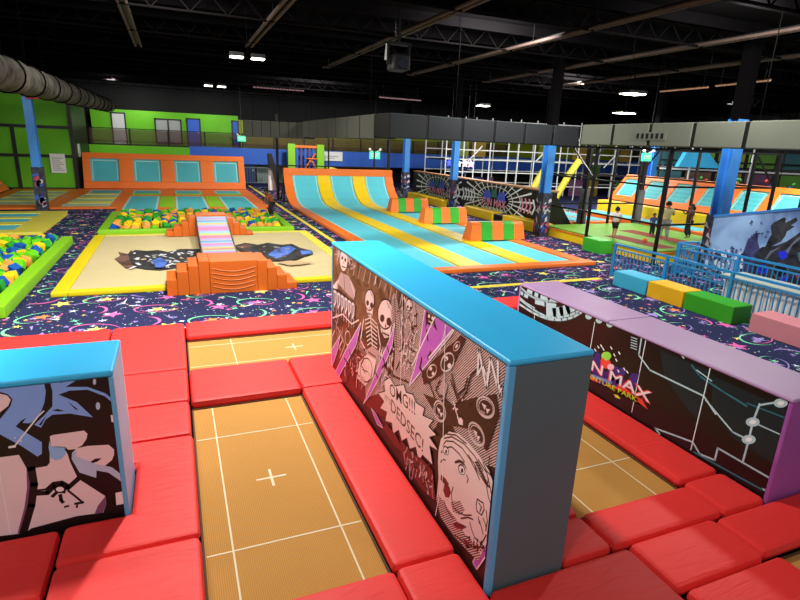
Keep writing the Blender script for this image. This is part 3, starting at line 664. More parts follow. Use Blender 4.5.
A.line(a1([(90,455),(220,290),(250,262)]), .012, 5); A.ell(15, 437.5, .8, .8, 5); A.ell(21, 441, 1, .8, 5); A.line(a2([(0,255),(60,590)]), .01, 5)
a.obj('mural', [g0, g1, g2, g3, g4, g5, g6], lw, flat=True, recalc=False)
# ================================================================== MIDDLE GROUND
# ---------------------------------------------------------------- sand-coloured airbag
r = thing('landing_airbag', 'sand coloured landing airbag with mustard border and dark printed figures', 'airbag', (.9, 17.4, 0))
b = MB(); b.prism([(-2.42,13.75),(-.37,13.75),(-.37,14.03),(2.68,14.03),(2.68,13.75),(4.42,13.75),(4.42,21.05),(-2.42,21.05)], 0, .1)
a_top = b.obj('top_sheet', SAND, r, bevel=.03)
for nm, x0, x1, y0, y1 in (('w', -2.75, -2.42, 13.5, 21.35), ('e', 4.42, 4.75, 13.5, 21.35), ('n', -2.42, 4.42, 21.05, 21.35), ('s', -2.42, -.37, 13.5, 13.75), ('s', 2.68, 4.42, 13.5, 13.75)):
    b = MB(); b.box(x0, x1, y0, y1, 0, .11); b.obj('border_pad', SANDY if nm in 'ws' else PALEY, r, bevel=.025)
a = MB(); A = Art(a, lambda u, v, dd: (u, v, .1+dd), lambda x, y: ((lambda q: (q.x, q.y))(on_z(x, y, .1))), (-2.4, 4.4, 13.8, 21), step=.0006, base=.002)
P0 = mat('print_black', '#141214', .7, 'print', scale=3); P1 = mat('print_white', '#c8c8cc', .7); P2 = mat('print_brown', '#5a3a2c', .7, 'print', scale=4); P3 = mat('print_blue', '#3c62b4', .7, 'print', scale=3); P4 = mat('print_tan', '#b49870', .7)
A.poly([(114,259),(120,256),(118,252),(128,254),(131,250),(137,256),(140,262),(133,268),(126,269),(121,265)], 2)
A.poly([(128,254),(135,250),(147,251),(158,250),(168,252),(180,249),(200,249),(206,256),(206,268),(190,272),(175,269),(160,271),(145,270),(135,268),(130,261)], 0)
rr = random.Random(3)
for k in range(70):
    x, y = rr.uniform(133, 203), rr.uniform(252, 268); A.line([(x, y), (x+rr.uniform(-5, 5), y+rr.uniform(-2, 2.5))], rr.uniform(.04, .1), rr.choice([1, 1, 1, 0, 4]))
A.poly([(152,262),(160,259),(168,263),(164,269),(156,269)], 3)
A.poly([(234,247),(245,244),(258,246),(268,244),(282,246),(292,245),(300,249),(312,252),(313,255),(303,258),(296,261),(285,262),(272,262),(262,256),(250,253),(240,252)], 0)
A.poly([(268,256),(276,250),(290,247),(296,250),(288,256),(276,260)], 3); A.poly([(300,252),(311,252),(312,255),(302,256)], 3)
A.poly([(236,248),(248,245),(254,247),(246,251)], 2); A.poly([(276,264),(290,262),(302,263),(314,264),(302,266),(290,267)], 4)
for k in range(26):
    x, y = rr.uniform(240, 290), rr.uniform(247, 260); A.line([(x, y), (x+rr.uniform(-6, 6), y+rr.uniform(-1, 1.5))], rr.uniform(.03, .06), rr.choice([1, 4, 0, 2]))
a.obj('printed_figures', [P0, P1, P2, P3, P4], a_top, flat=True, recalc=False)

# ---------------------------------------------------------------- foam steps and striped bridge
def stairs(label, xs, zs, y0, y1, zb, cx0, cx1, cz):
    r = thing('foam_steps', label, 'steps', ((cx0+cx1)/2, (y0+y1)/2, zb))
    for (x0, x1), z in zip(xs, zs):
        b = MB(); b.box(x0, x1, y0, y1, zb, z); b.obj('step', ORANGED, r, bevel=.02)
    b = MB(); b.box(cx0, cx1, y0-.02, y1, zb, cz); b.obj('centre_block', ORANGED, r, bevel=.025)
    b = MB()         # the sagging folds of the cover on the front face
    for k in range(5):
        pts = []
        for i in range(9):
            t = i/8; pts.append((cx0+.06+(cx1-cx0-.12)*t, y0-.022, zb+.62-.11*k-.09*math.sin(PI*t)))
        b.tube(pts, .012, 5)
    b.obj('cover_fold', ORANGED, r)
stairs('orange foam steps at near edge of the airbag, closest to camera', [(-.35,-.12),(-.12,.13),(.13,.36),(.36,.6),(1.7,1.94),(1.94,2.17),(2.17,2.41),(2.41,2.66)], [.39,.57,.7,.8,.76,.58,.38,.17], 13.0, 14.0, .0, .6, 1.7, .79)
stairs('orange foam steps at far edge of the airbag, by green pit', [(-.42,-.18),(-.18,.1),(.1,.34),(.34,.58),(1.63,1.87),(1.87,2.1),(2.1,2.34),(2.34,2.58)], [.3,.46,.62,.8,.74,.56,.38,.2], 20.55, 21.3, .112, .58, 1.63, .88)
r = thing('striped_bridge', 'pastel striped soft bridge joining the two orange foam steps', 'bridge', (1.05, 17.3, .1))
b = MB(); SP = [mat('stripe_%s' % n, h, .5) for n, h in (('pink','#cc6c98'),('lilac','#a284c0'),('ice','#84acc4'),('butter','#ccb050'),('mint','#88bc90'),('rose','#d06878'),('white','#a49cac'),('azure','#4c88bc'))]
seq = [6,1,3,6,0,1,4,5,3,6,1,0,2,7,6,1,5,0,3,4,2,1,0,0,1,6,3,2,7,6,1,2]
n = len(seq)
for k in range(n):
    def edge(t):
        y = 14.0+6.5*t; z = .62+.2*t-.12*math.sin(PI*t); return (.54+.07*t, y, z), (1.38+.22*t, y, z)
    (a0, a1_), (b0, b1) = edge(k/n), edge((k+1)/n); dz = Vector((0,0,-.09))
    q = [Vector(v) for v in (a0, a1_, b1, b0)]
    b.hexa([v+dz for v in q]+q, seq[k])
b.obj('deck', SP, r, flat=True)
for s in (0, 1):
    b = MB(); b.tube([(.52+.07*t if s == 0 else 1.4+.22*t, 14.0+6.5*t, .6+.2*t-.12*math.sin(PI*t)) for t in [i/10 for i in range(11)]], .03, 6); b.obj('edge_rope', BLACKV, r)

# ---------------------------------------------------------------- foam pits
def pit(label, x0, x1, y0, y1, h, w, sides):
    r = thing('foam_pit', label, 'foam pit', ((x0+x1)/2, (y0+y1)/2, 0))
    for s in sides:
        b = MB()
        if s == 's': b.box(x0, x1, y0, y0+w, 0, h)
        if s == 'n': b.box(x0, x1, y1-w, y1, 0, h)
        if s == 'w': b.box(x0, x0+w, y0+w, y1-w*.0, 0, h)
        if s == 'e': b.box(x1-w, x1, y0+w, y1-w*.0, 0, h)
        b.obj('border_pad', LIME, r, bevel=.04)
    b = MB(); b.box(x0+w, x1-w, y0+w, y1, .005, .06); b.obj('pit_base', mat('pit_base_green', '#1c5c2c', .9), r, flat=True)
    return r
pit('big lime bordered foam pit at left edge, filled with foam cubes', -8.6, -3.25, 12.1, 20.2, .27, .32, 'se')
pit('lime bordered foam pit behind the airbag, filled with foam cubes', -2.7, 4.35, 21.65, 26.95, .22, .3, 'swe')
FC = {'lime': mat('foam_lime', '#6cc81e', .9, spec=.1), 'green': mat('foam_green', '#2f9a38', .9, spec=.1), 'blue': mat('foam_blue', '#1d55a8', .9, spec=.1), 'yellow': mat('foam_yellow', '#f0c81e', .9, spec=.1), 'orange': mat('foam_orange', '#f0a04a', .9, spec=.1)}
cubes = {}
for nme, mm in FC.items():
    b = MB(); b.box(-.11, .11, -.11, .11, -.11, .11); o = b.obj('foam_cube', mm, None, loc=(0,0,0), bevel=.015, seg=1); cubes[nme] = [o, False]
def put_cube(col, p, where, rr, sc=1.0):
    o, used = cubes[col]
    if used: o = o.copy(); COL.objects.link(o)
    cubes[col][1] = True
    o.location = p; o.rotation_euler = (rr.uniform(-.6, .6), rr.uniform(-.6, .6), rr.uniform(0, 1.57)); o.scale = (sc,)*3
    tag(o, '%s foam cube lying in the %s' % (col, where), 'foam cube', '%s foam cubes in the %s' % (col, where))
rr = random.Random(11)
cnt = 0
y = 12.75
while y < 20.1:
    x = -3.76
    lim = -1.05-.23*y-.35
    while x > max(-8.3, lim-.1):
        put_cube(rr.choice(['lime','lime','lime','green','green','blue','blue','yellow','orange']), (x+rr.uniform(-.05,.05), y+rr.uniform(-.05,.05), .22+rr.uniform(-.06,.12)), 'big left foam pit', rr); cnt += 1
        x -= .262
    y += .265
print('left cubes', cnt)
c2 = 0; y = 22.2; rest = MB()
while y < 26.9:
    x = -2.15
    while x < 3.9:
        if c2+cnt < 296:
            put_cube(rr.choice(['lime','green','blue','yellow','yellow','yellow','orange','orange']), (x+rr.uniform(-.05,.05), y+rr.uniform(-.05,.05), .17+rr.uniform(-.04,.1)), 'far foam pit behind the airbag', rr, 1.0); c2 += 1
        else:
            mi = rr.randrange(5); Mx = Matrix.Translation((x+rr.uniform(-.05,.05), y+rr.uniform(-.05,.05), .17+rr.uniform(-.04,.1))) @ Matrix.Rotation(rr.uniform(0,1.6), 4, 'Z') @ Matrix.Rotation(rr.uniform(-.6,.6), 4, 'X')
            rest.hexa([Mx @ Vector(v) for v in ((-.115,-.115,-.115),(.115,-.115,-.115),(.115,.115,-.115),(-.115,.115,-.115),(-.115,-.115,.115),(.115,-.115,.115),(.115,.115,.115),(-.115,.115,.115))], mi)
        x += .33
    y += .33
print('far cubes', c2)
o = rest.obj('foam_cubes', [FC[k] for k in ('lime','green','blue','yellow','orange')], flat=True); o['kind'] = 'stuff'; tag(o, 'foam cubes at the back of the far pit, toward teal beds', 'foam cubes')

# ---------------------------------------------------------------- striped trampoline mat at left
r = thing('striped_trampoline', 'low trampoline with yellow frame and teal stripes behind left foam pit', 'trampoline', (-6.7, 25.2, 0))
for x0, x1, y0, y1 in ((-9,-4.5,22.2,22.9), (-9,-4.6,27.5,28.2), (-5.5,-4.5,22.9,27.5), (-9,-5.5,24.2,24.9), (-9,-5.5,25.9,26.4)):
    b = MB(); b.box(x0, x1, y0, y1, 0, .11); b.obj('yellow_pad', PALEY, r, bevel=.02)
for y0, y1 in ((22.9,24.2), (24.9,25.9), (26.4,27.5)):
    b = MB(); b.box(-9, -5.5, y0, y1, 0, .08); b.obj('bed', TEALB, r, flat=True)

# ---------------------------------------------------------------- orange trampoline court at the back left
r = thing('trampoline_court', 'orange floor trampoline court with teal beds below the back left wall', 'trampoline', (-2, 34, 0))
b = MB(); b.box(-9.05, -5.7, 29.6, 39.4, 0, .09); b.box(-5.7, 4.65, 29.6, 39.65, 0, .09); b.box(-2.7, 4.35, 27.05, 29.6, 0, .09); b.obj('padding', ORANGE, r, bevel=.02)
def bed(x0, x1, y0, y1, m=TEAL):
    b = MB(); b.box(x0, x1, y0, y1, .09, .1)
    for u0, u1, v0, v1 in ((x0, x0+.1, y0, y1), (x1-.1, x1, y0, y1), (x0, x1, y1-.12, y1)): b.box(u0, u1, v0, v1, .1, .104, 1)
    b.obj('bed', [m, TEALW], r, flat=True)
def strip(x0, x1, y0, y1, m):
    b = MB(); b.box(x0, x1, y0, y1, .09, .115); b.obj('strip_pad', m, r, bevel=.01)
COLS = [(-4.85,-3.1), (-2.45,-.9), (-.05,1.5), (2.35,3.9)]
for i, (x0, x1) in enumerate(COLS):
    bed(x0, x1, 36.6, 38.4); strip(x0, x1, 35.7, 36.5, PALEY if i == 0 else LIME)
    if i == 0:
        bed(x0-.1, x1, 34.4, 35.6, mat('pale_mint_weave', '#a8c8a0', .6)); strip(x0-.15, x1, 33.4, 34.3, PALEY); bed(x0-.2, x1, 32.2, 33.3, mat('pale_mint_weave', '#a8c8a0', .6)); strip(x0-.25, x1, 31.3, 32.1, PALEY); bed(x0-.3, x1, 30.1, 31.2, mat('pale_mint_weave', '#a8c8a0', .6))
    else: bed(x0, x1, 27.2, 34.8)
strip(-.85, -.1, 29.5, 34.8, LIME); strip(1.55, 2.3, 29.5, 34.8, LIME)
for k, (y0, y1) in enumerate(((36.3,37.4),(34.6,35.6),(32.8,33.8),(31,32))):
    strip(-8.4, -6, y0+1.05, y0+1.6, PALEY); bed(-8.4, -6, y0, y1, mat('pale_mint_weave', '#a8c8a0', .6))
# the leaning orange wall of four beds behind it
def lean(name, label, A0, A1, n, h, back, foot, beds, first=.35, wdt=.72, pads=ORANGE):
    """wall trampoline along A0->A1, leaning back by `back` over height h, standing foot high"""
    A0, A1 = Vector((*A0, 0)), Vector((*A1, 0)); L = (A1-A0).length; e = (A1-A0)/L; nb = Vector((-e.y, e.x, 0))
    P = lambda s, t, q=0: A0+e*s+nb*(back*t)+Vector((0,0,foot+(h-foot)*t))-nb*q
    r = thing(name, label, 'wall trampoline', (A0+A1)/2)
    def slab(s0, s1, t0, t1, m, nm, th, q=0, bev=.03):
        b = MB(); f = [P(s0,t0,q), P(s1,t0,q), P(s1,t1,q), P(s0,t1,q)]; bk = [v+nb*th for v in f]
        b.hexa([f[0], f[1], bk[1], bk[0], f[3], f[2], bk[2], bk[3]]); return b.obj(nm, m, r, bevel=bev)
    slab(0, L, .84, 1, pads, 'header_pad', .2); slab(0, L, 0, .2, pads, 'footer_pad', .2)
    pw = L/n
    for i in range(n+1):
        w = wdt/2; s0, s1 = max(0, i*pw-w), min(L, i*pw+w); slab(s0, s1, .2, .84, pads, 'upright_pad', .2)
    for i in range(n):
        o = slab(i*pw+wdt/2, (i+1)*pw-wdt/2, .2, .84, TEAL, 'bed', .03, -.08, 0)
        b = MB(); s0, s1 = i*pw+wdt/2+.08, (i+1)*pw-wdt/2-.08
        for u0, u1, t0, t1 in ((s0, s0+.07, .23, .8), (s1-.07, s1, .23, .8), (s0, s1, .77, .8)):
            b.face([P(u0,t0,-.075), P(u1,t0,-.075), P(u1,t1,-.075), P(u0,t1,-.075)])
        b.obj('webbing', TEALW, o, flat=True, recalc=False)
    b = MB(); b.hexa([A0, A1, A1+nb*(back+1.0), A0+nb*(back+1.0), P(0,1)+nb*.25-Vector((0,0,.1)), P(L,1)+nb*.25-Vector((0,0,.1)), P(L,1)+nb*(1.0)-Vector((0,0,.1)), P(0,1)+nb*1.0-Vector((0,0,.1))]) if False else b.bar(P(.1,.98)+nb*.25, P(L-.1,.98)+nb*.25, .06, .06)
    for i in range(n+1): s = min(max(.15, i*pw), L-.15); b.bar(P(s,.97)+nb*.25, A0+e*s+nb*(back+.9)+Vector((0,0,.02)), .06, .06)
    b.obj('support_frame', BLACKM, r, flat=True)
lean('wall_trampoline', 'orange leaning trampoline wall of four teal beds, back left', (-5.4, 39.7), (4.6, 39.7), 4, 2.3, .8, .1, 4, wdt=.85)
lean('wall_trampoline', 'orange leaning trampoline wall at far left edge beside green wall', (-9.1, 31), (-9.1, 38.6), 2, 1.6, 1.1, .1, 2, wdt=.7)

# ---------------------------------------------------------------- tumbling runway
r = thing('tumble_track', 'long teal runway trampoline with yellow strips curving up to orange header', 'trampoline runway', (9.4, 23, 0))
PROF = [(13.95,.08),(18,.08),(22,.08),(26,.08),(29.3,.08),(30.2,.17),(30.9,.4),(31.4,.75),(31.75,1.15),(32.0,1.66)]
def lane(x0, x1, m, nm, lift=0, z0=None, th=.05, border=False, xf0=None, xf1=None, y0=None):
    b = MB(); pr = [p for p in PROF]
    if y0: pr = [(y0, .08)]+[p for p in PROF if p[0] > y0]
    for (ya, za), (yb, zb) in zip(pr, pr[1:]):
        b.hexa([(x0,ya,za+lift-th),(x1,ya,za+lift-th),(x1,yb,zb+lift-th),(x0,yb,zb+lift-th),(x0,ya,za+lift),(x1,ya,za+lift),(x1,yb,zb+lift),(x0,yb,zb+lift)], 0)
        if border:
            for u in (x0+.04, x1-.12): b.face([(u,ya,za+lift+.004),(u+.08,ya,za+lift+.004),(u+.08,yb,zb+lift+.004),(u,yb,zb+lift+.004)], 1)
    return b.obj(nm, [m, TEALW] if border else m, r, flat=True)
lane(6.35, 7.82, TEALB, 'bed', border=True); lane(8.62, 9.98, TEALB, 'bed', border=True); lane(10.8, 12.1, TEALB, 'bed', border=True)
lane(7.84, 8.6, YEL, 'yellow_strip', .045, th=.06); lane(10.0, 10.78, YEL, 'yellow_strip', .045, th=.06)
lane(5.85, 6.33, ORANGE, 'side_pad', .04, th=.1); lane(12.12, 12.62, ORANGE, 'side_pad', .04, th=.1)
b = MB(); b.box(5.85, 12.72, 13.55, 13.95, 0, .13); b.obj('front_pad', ORANGE, r, bevel=.03)
b = MB(); b.box(5.85, 12.62, 31.95, 32.2, 1.6, 2.02); b.obj('header_pad', ORANGE, r, bevel=.04)
b = MB()
for x in (5.9, 8.2, 10.4, 12.55): b.bar((x,32.3,.01), (x,32.2,1.9), .08, .08); b.bar((x,32.25,1.2), (x,33.4,.02), .07, .07)
b.bar((5.9,32.25,1.85), (12.55,32.25,1.85), .07, .07); b.obj('support_frame', BLACKM, r, flat=True)

# striped foam hurdles on the runway
hl = ['striped orange and green foam hurdle nearest the camera on the runway', 'striped orange and green foam hurdle in the middle of the three', 'striped orange and green foam hurdle farthest up the runway']
for k, (yy, x0, x1) in enumerate(((17.8, 10.35, 12.85), (22.3, 10.45, 12.75), (26.5, 10.45, 12.7))):
    r = thing('foam_hurdle', hl[k], 'foam hurdle', ((x0+x1)/2, yy+.3, .1), 'striped foam hurdles on the runway')
    n = 5
    for i in range(n):
        s0, s1 = x0+(x1-x0)*i/n, x0+(x1-x0)*(i+1)/n; q0 = .1 if i == 0 else 0
        sec = [(0,.1),(.68,.1),(.56,.7),(.47,.79),(.21,.79),(.12,.7)]
        b = MB()
        va = [b.bm.verts.new((s0+(q0 if z > .5 else 0), yy+y, z+.03)) for y, z in sec]; vb = [b.bm.verts.new((s1-(.06 if i == n-1 and z > .5 else 0), yy+y, z+.03)) for y, z in sec]
        b.bm.faces.new(va); b.bm.faces.new(vb[::-1])
        for j in range(len(sec)): b.bm.faces.new([va[j], va[(j+1) % 6], vb[(j+1) % 6], vb[j]])
        plabel(b.obj('stripe_block', GREENV if i % 2 else ORANGE, r, bevel=.012), 'green stripe' if i % 2 else 'orange stripe')

# ---------------------------------------------------------------- blue columns with printed padding
CPAD = [mat('column_pad_print', '#20263c', .5, 'print', scale=4), mat('pad_print_white', '#c8c8d4', .5), mat('pad_print_rose', '#b84a64', .5), mat('pad_print_blue', '#3462c0', .5)]
def column(label, x, y, w, zpad, ztop=4.95):
    r = thing('steel_column', label, 'column', (x, y, 0))
    b = MB()       # wide-flange section
    b.box(x-w/2, x+w/2, y-w/2, y-w/2+.06, 0, ztop); b.box(x-w/2, x+w/2, y+w/2-.06, y+w/2, 0, ztop); b.box(x-.03+w*.2, x+.03+w*.2, y-w/2+.06, y+w/2-.06, 0, ztop)
    b.obj('shaft', COLB, r, flat=True)
    b = MB(); b.box(x-w*.45, x+w*.45, y-w*.45, y+w*.45, ztop, 7.6); plabel(b.obj('upper_shaft', CEIL, r, flat=True), 'black painted upper shaft')
    b = MB(); v = w/2+.05; b.box(x-v, x+v, y-v, y+v, 0, zpad)
    rr = random.Random(int(x*10+y))
    for k in range(16):
        zz = rr.uniform(.1, zpad-.35); s = rr.uniform(.12, .35); u = rr.uniform(-v, v-.12); uw = min(rr.uniform(.08, .3), v-u)
        mi = rr.choice([1, 2, 3, 1])
        b.face([(x+u,y-v-.003,zz),(x+u+uw,y-v-.003,zz+.1),(x+u+uw*.7,y-v-.003,zz+s),(x+u,y-v-.003,zz+s*.7)], mi)
        b.face([(x-v-.003,y+u,zz),(x-v-.003,y+u+uw*.7,zz+s),(x-v-.003,y+u+uw,zz+.1)], mi)
    b.obj('printed_pad', CPAD, r, flat=True)
column('blue column with graffiti pad in front of green wall, far left', -5.75, 29.35, .34, 1.95)
column('blue column behind black banner wall, left of centre', 15.35, 28.9, .36, 1.7)
column('blue column at near end of black banner wall', 14.6, 19.15, .36, 1.85, 4.4)
column('thick blue column beside the battle mural at right', 17.0, 12.75, .42, 1.7, 4.8)
column('slim blue column farther back among climbing frames', 27.2, 25.5, .4, 1.6)
column('faint blue column behind runway header', 16.2, 38.3, .4, 1.6)
# red emergency bell on the far left column
b = MB(); b.box(-5.75, -5.2, 29.0, 29.15, 4.85, 5.05); tag(b.obj('alarm_box', mat('alarm_red', '#c03028', .5), bevel=.02), 'small red box at top of far left blue column', 'alarm')
b = MB(); b.box(-7.0, -6.2, 39.44, 39.5, 1.05, 2.2)
for k in range(7): b.box(-6.9, -6.3-.1*(k % 3), 39.435, 39.44, 1.2+.12*k, 1.24+.12*k, 1)
tag(b.obj('notice_poster', [WHITE, mat('poster_ink', '#8a8f94', .7)], flat=True), 'white notice poster on the green padded wall', 'poster')
b = MB(); b.box(-5.6, -5.55, 40.6, 41.2, 2.0, 2.8); tag(b.obj('notice_sheet', WHITE, flat=True), 'small white sheet on dark end of green wall', 'notice')

# ---------------------------------------------------------------- black banner wall with ray bursts
BX = 15.6
r = thing('banner_wall', 'long black padded wall with white ray bursts along right of runway', 'banner wall', (BX+.3, 27.5, 0))
b = MB(); b.box(BX+.02, BX+.35, 20.0, 35.4, .2, 1.78); b.obj('body', BLACKV, r, flat=True)
b = MB(); b.box(BX-.03, BX+.45, 20.0, 35.4, 1.78, 1.86); plabel(b.obj('top_ledge', mat('ledge_wood', '#a87a54', .6), r, bevel=.02), 'wooden brown top ledge')
b = MB(); b.extr([(BX,19.9,.02),(BX,19.9,1.8),(BX+.1,19.9,1.8),(BX+1.5,19.9,.02)], (0,.09,0)); b.obj('end_wedge', BLACKV, r, flat=True)
a = MB(); a.face([(BX, 35.4, .2), (BX, 20.0, .2), (BX, 20.0, 1.78), (BX, 35.4, 1.78)], 0)
A = Art(a, lambda u, v, dd: (BX-dd, 35.4-u, v), lambda x, y: ((lambda q: (35.4-q.y, q.z))(on_x(x, y, BX))), (0, 15.4, .2, 1.78), step=.001, base=.004)
for cx in (3.9, 10.9):
    for k in range(26):
        t = 2*PI*k/26+.1; c_, s_ = math.cos(t), math.sin(t)
        r0, r1 = 1.15, 2.9; A.poly_uv([(cx+c_*r0*1.15-s_*.02, 1.0+s_*r0*.33+c_*.02), (cx+c_*r1*1.15-s_*.05, 1.0+s_*r1*.62+c_*.05), (cx+c_*r1*1.15+s_*.05, 1.0+s_*r1*.62-c_*.05), (cx+c_*r0*1.15+s_*.02, 1.0+s_*r0*.33-c_*.02)], 1)
    for rad in (1.5, 2.1):
        for k in range(20):
            t0, t1 = 2*PI*k/20, 2*PI*(k+1)/20
            q = lambda t, ra: (cx+math.cos(t)*ra*1.15, 1.0+math.sin(t)*ra*.45); A.poly_uv([q(t0,rad-.03), q(t1,rad-.03), q(t1,rad+.03), q(t0,rad+.03)], 1)
    A.poly_uv([(cx-1.1,1.05),(cx-.9,1.45),(cx-.35,1.35),(cx-.3,1.0),(cx-.7,.9)], 2); A.poly_uv([(cx+.3,1.0),(cx+.4,1.4),(cx+.95,1.45),(cx+1.1,1.0),(cx+.7,.9)], 2)
    A.poly_uv([(cx-.25,1.5),(cx+.2,1.5),(cx+.3,1.1),(cx-.3,1.1)], 4)
    A.text_uv('FUN MAX', (cx-1.15,.66), (cx+1.15,.66), .36, 3, .02)
    A.text_uv('ADVENTURE PARK', (cx-1.0,.42), (cx+1.0,.42), .15, 1, .01)
for k in range(5):
    for base, sg in ((7.4, 1), (13.3, 1)):
        x = base+k*.32; A.poly_uv([(x,.65),(x+.18,1.0),(x,1.35),(x+.12,1.35),(x+.3,1.0),(x+.12,.65)], 1 if base < 10 else (3 if k < 3 else 1))
A.poly_uv([(6.6,1.0),(6.9,1.4),(7.2,1.0),(6.9,.6)], 1); A.poly_uv([(6.75,1.0),(6.9,1.2),(7.05,1.0),(6.9,.8)], 0)
a.obj('banner', [BLACKV, mat('ray_white', '#dce8e6', .5), mat('splash_blue', '#3a54c0', .5), mat('banner_pink', '#d890a8', .5), mat('banner_teal', '#2a6a60', .5)], r, flat=True, recalc=False)
for k, (y0, y1, lb) in enumerate(((19.45,22.6,'long yellow foam block under near end of banner wall'),(23.6,26.6,'yellow foam block under the middle of banner wall'),(29.25,31.4,'yellow foam block under far part of banner wall'),(31.6,34.6,'yellow foam block at far end of banner wall'))):
    b = MB(); b.box(14.85, 15.5, y0, y1, 0, .45); tag(b.obj('foam_block', YEL, bevel=.03), lb, 'foam block')
b = MB(); b.box(14.9, 15.5, 22.65, 23.5, 0, .4); tag(b.obj('foam_block', BLACKV, bevel=.03), 'black gap block between two yellow blocks under banner wall', 'foam block')
# star lamps
for k, (p, cn, h) in enumerate(((( 16.5,31.8,2.55),'blue','#3a4ae8'),((17.05,31.6,2.55),'white','#f0f4ff'),((17.45,31.4,2.55),'pale pink','#f4dcea'),((17.8,31.3,2.55),'pink','#f0b0d8'))):
    b = MB(); pts = []
    for i in range(10):
        t = PI/2+PI*i/5; q = .27 if i % 2 == 0 else .13; pts.append((p[0]+q*math.cos(t), p[1], p[2]+q*math.sin(t)))
    b.extr(pts, (0,.08,0))
    r = thing('star_lamp', '%s glowing star lamp hanging above the black banner wall' % cn, 'star lamp', p); b.obj('star', mat('star_'+cn.replace(' ', '_'), h, .4, emit=.5), r, bevel=.015)
    b = MB(); b.bar((p[0],p[1]+.04,p[2]+.22), (p[0],p[1]+.04,7.6), .015, .015); b.obj('cord', BLACKM, r, flat=True)

# ---------------------------------------------------------------- green play platform inside the net cage
r = thing('play_platform', 'low green topped platform with yellow sides inside black net cage', 'platform', (17.3, 16.4, 0))
b = MB(); b.box(14.95, 20, 13.3, 19.3, 0, .34); plabel(b.obj('side_pad', YEL, r, bevel=.03), 'yellow side padding')
b = MB(); b.box(14.9, 20.05, 13.25, 19.35, .34, .38); plabel(b.obj('edge_strip', ORANGE, r, bevel=.01), 'orange edge strip')
b = MB(); b.box(14.95, 20, 13.3, 19.3, .38, .45); plabel(b.obj('top_pad', mat('grass_green_vinyl', '#649a2a', .6), r, bevel=.02), 'lime green top padding')
for q in ([(15.5,13.6),(16.3,13.6),(16.3,16.3),(15.5,16.3)], [(17.3,13.8),(18.1,13.8),(18.1,17.4),(17.3,17.4)]):
    b = MB(); b.prism(q, .45, .458); b.obj('trampoline_bed', MAROON, r, flat=True)
b = MB(); b.box(14.25, 15.0, 15.0, 16.05, 0, .5) if False else b.box(14.2, 14.8, 15.05, 16.0, 0, .5); tag(b.obj('bench_block', GREENV, bevel=.03), 'green foam bench block by the platform corner', 'bench')
b = MB(); b.ball((16.0, 14.75, .545), .085); tag(b.obj('play_ball', ORANGE), 'small orange ball on the green platform', 'ball')

# net cage
r = thing('net_cage', 'black steel net cage around the green platform', 'cage', (17.3, 16.5, 0))
PO = [(14.85,19.5),(14.82,16.55),(14.85,13.2),(17.1,19.5),(18.85,13.2),(20.15,13.2),(20.15,14.9),(20.15,16.5),(20.15,18.0),(20.15,19.5),(18.6,19.5)]
for x, y in PO: b = MB(); b.box(x-.045, x+.045, y-.045, y+.045, 0, 3.82); b.obj('post', BLACKM, r, flat=True)
ring = [(14.85,13.2),(20.15,13.2),(20.15,19.5),(14.85,19.5)]
for z in (1.35, 2.6, 3.78):
    for i in range(4):
        p0, p1 = ring[i], ring[(i+1) % 4]; b = MB(); b.bar((*p0, z), (*p1, z), .06, .06); b.obj('rail', BLACKM, r, flat=True)
for p0, p1 in (((14.85,16.55,2.6), (14.85,18.0,3.78)), ((20.15,13.2,2.6), (18.85,13.2,3.78))): b = MB(); b.bar(p0, p1, .05, .05); b.obj('brace', BLACKM, r, flat=True)
r = thing('net_fence', 'black net fence frame rising behind the battle mural', 'net fence', (20.9, 10.6, 0))
for x, y in ((20.4,12.3),(20.8,10.9),(21.2,9.5),(21.6,8.1)): b = MB(); b.box(x-.045, x+.045, y-.045, y+.045, 0, 3.82); b.obj('post', BLACKM, r, flat=True)
for z in (1.9, 2.9, 3.78): b = MB(); b.bar((20.4,12.3,z), (21.6,8.1,z), .06, .06); b.obj('rail', BLACKM, r, flat=True)
# padded support posts near the cage
for x, y, lb in ((18.0,20.6,'dark padded post behind left corner of the net cage'), (21.3,20.4,'grey padded post behind the middle of the net cage')):
    q = thing('support_post', lb, 'post', (x, y, 0))
    b = MB(); b.box(x-.1, x+.1, y-.1, y+.1, 0, 4.2); b.obj('post', BLACKM, q, flat=True)
    b = MB(); b.box(x-.16, x+.16, y-.16, y+.16, 0, 1.9); b.obj('pad', mat('grey_post_pad', '#55565a', .6), q, bevel=.03)
    b = MB(); b.bar((x, y, 2.9), (x+.9, y, 3.9), .06, .06); b.obj('brace', BLACKM, q, flat=True)
for x, y0, lb in ((5.75,33.4,'black net post left of runway header'), (12.9,33.4,'black net post right of runway header')):
    b = MB(); b.box(x-.07, x+.07, y0-.07, y0+.07, 0, 5); tag(b.obj('net_post', BLACKM, flat=True), lb, 'post')
for x in (8.9, 11.9): b = MB(); b.box(x-.04, x+.04, 33.36, 33.44, 0, 5); tag(b.obj('net_post', BLACKM, flat=True), 'thin black net post behind %s yellow runway strip' % ('first' if x < 10 else 'second'), 'post')
b = MB(); b.box(5.8, 12.9, 33.37, 33.43, 2.05, 2.12); tag(b.obj('net_rail', BLACKM, flat=True), 'black horizontal net rail behind runway header', 'rail')

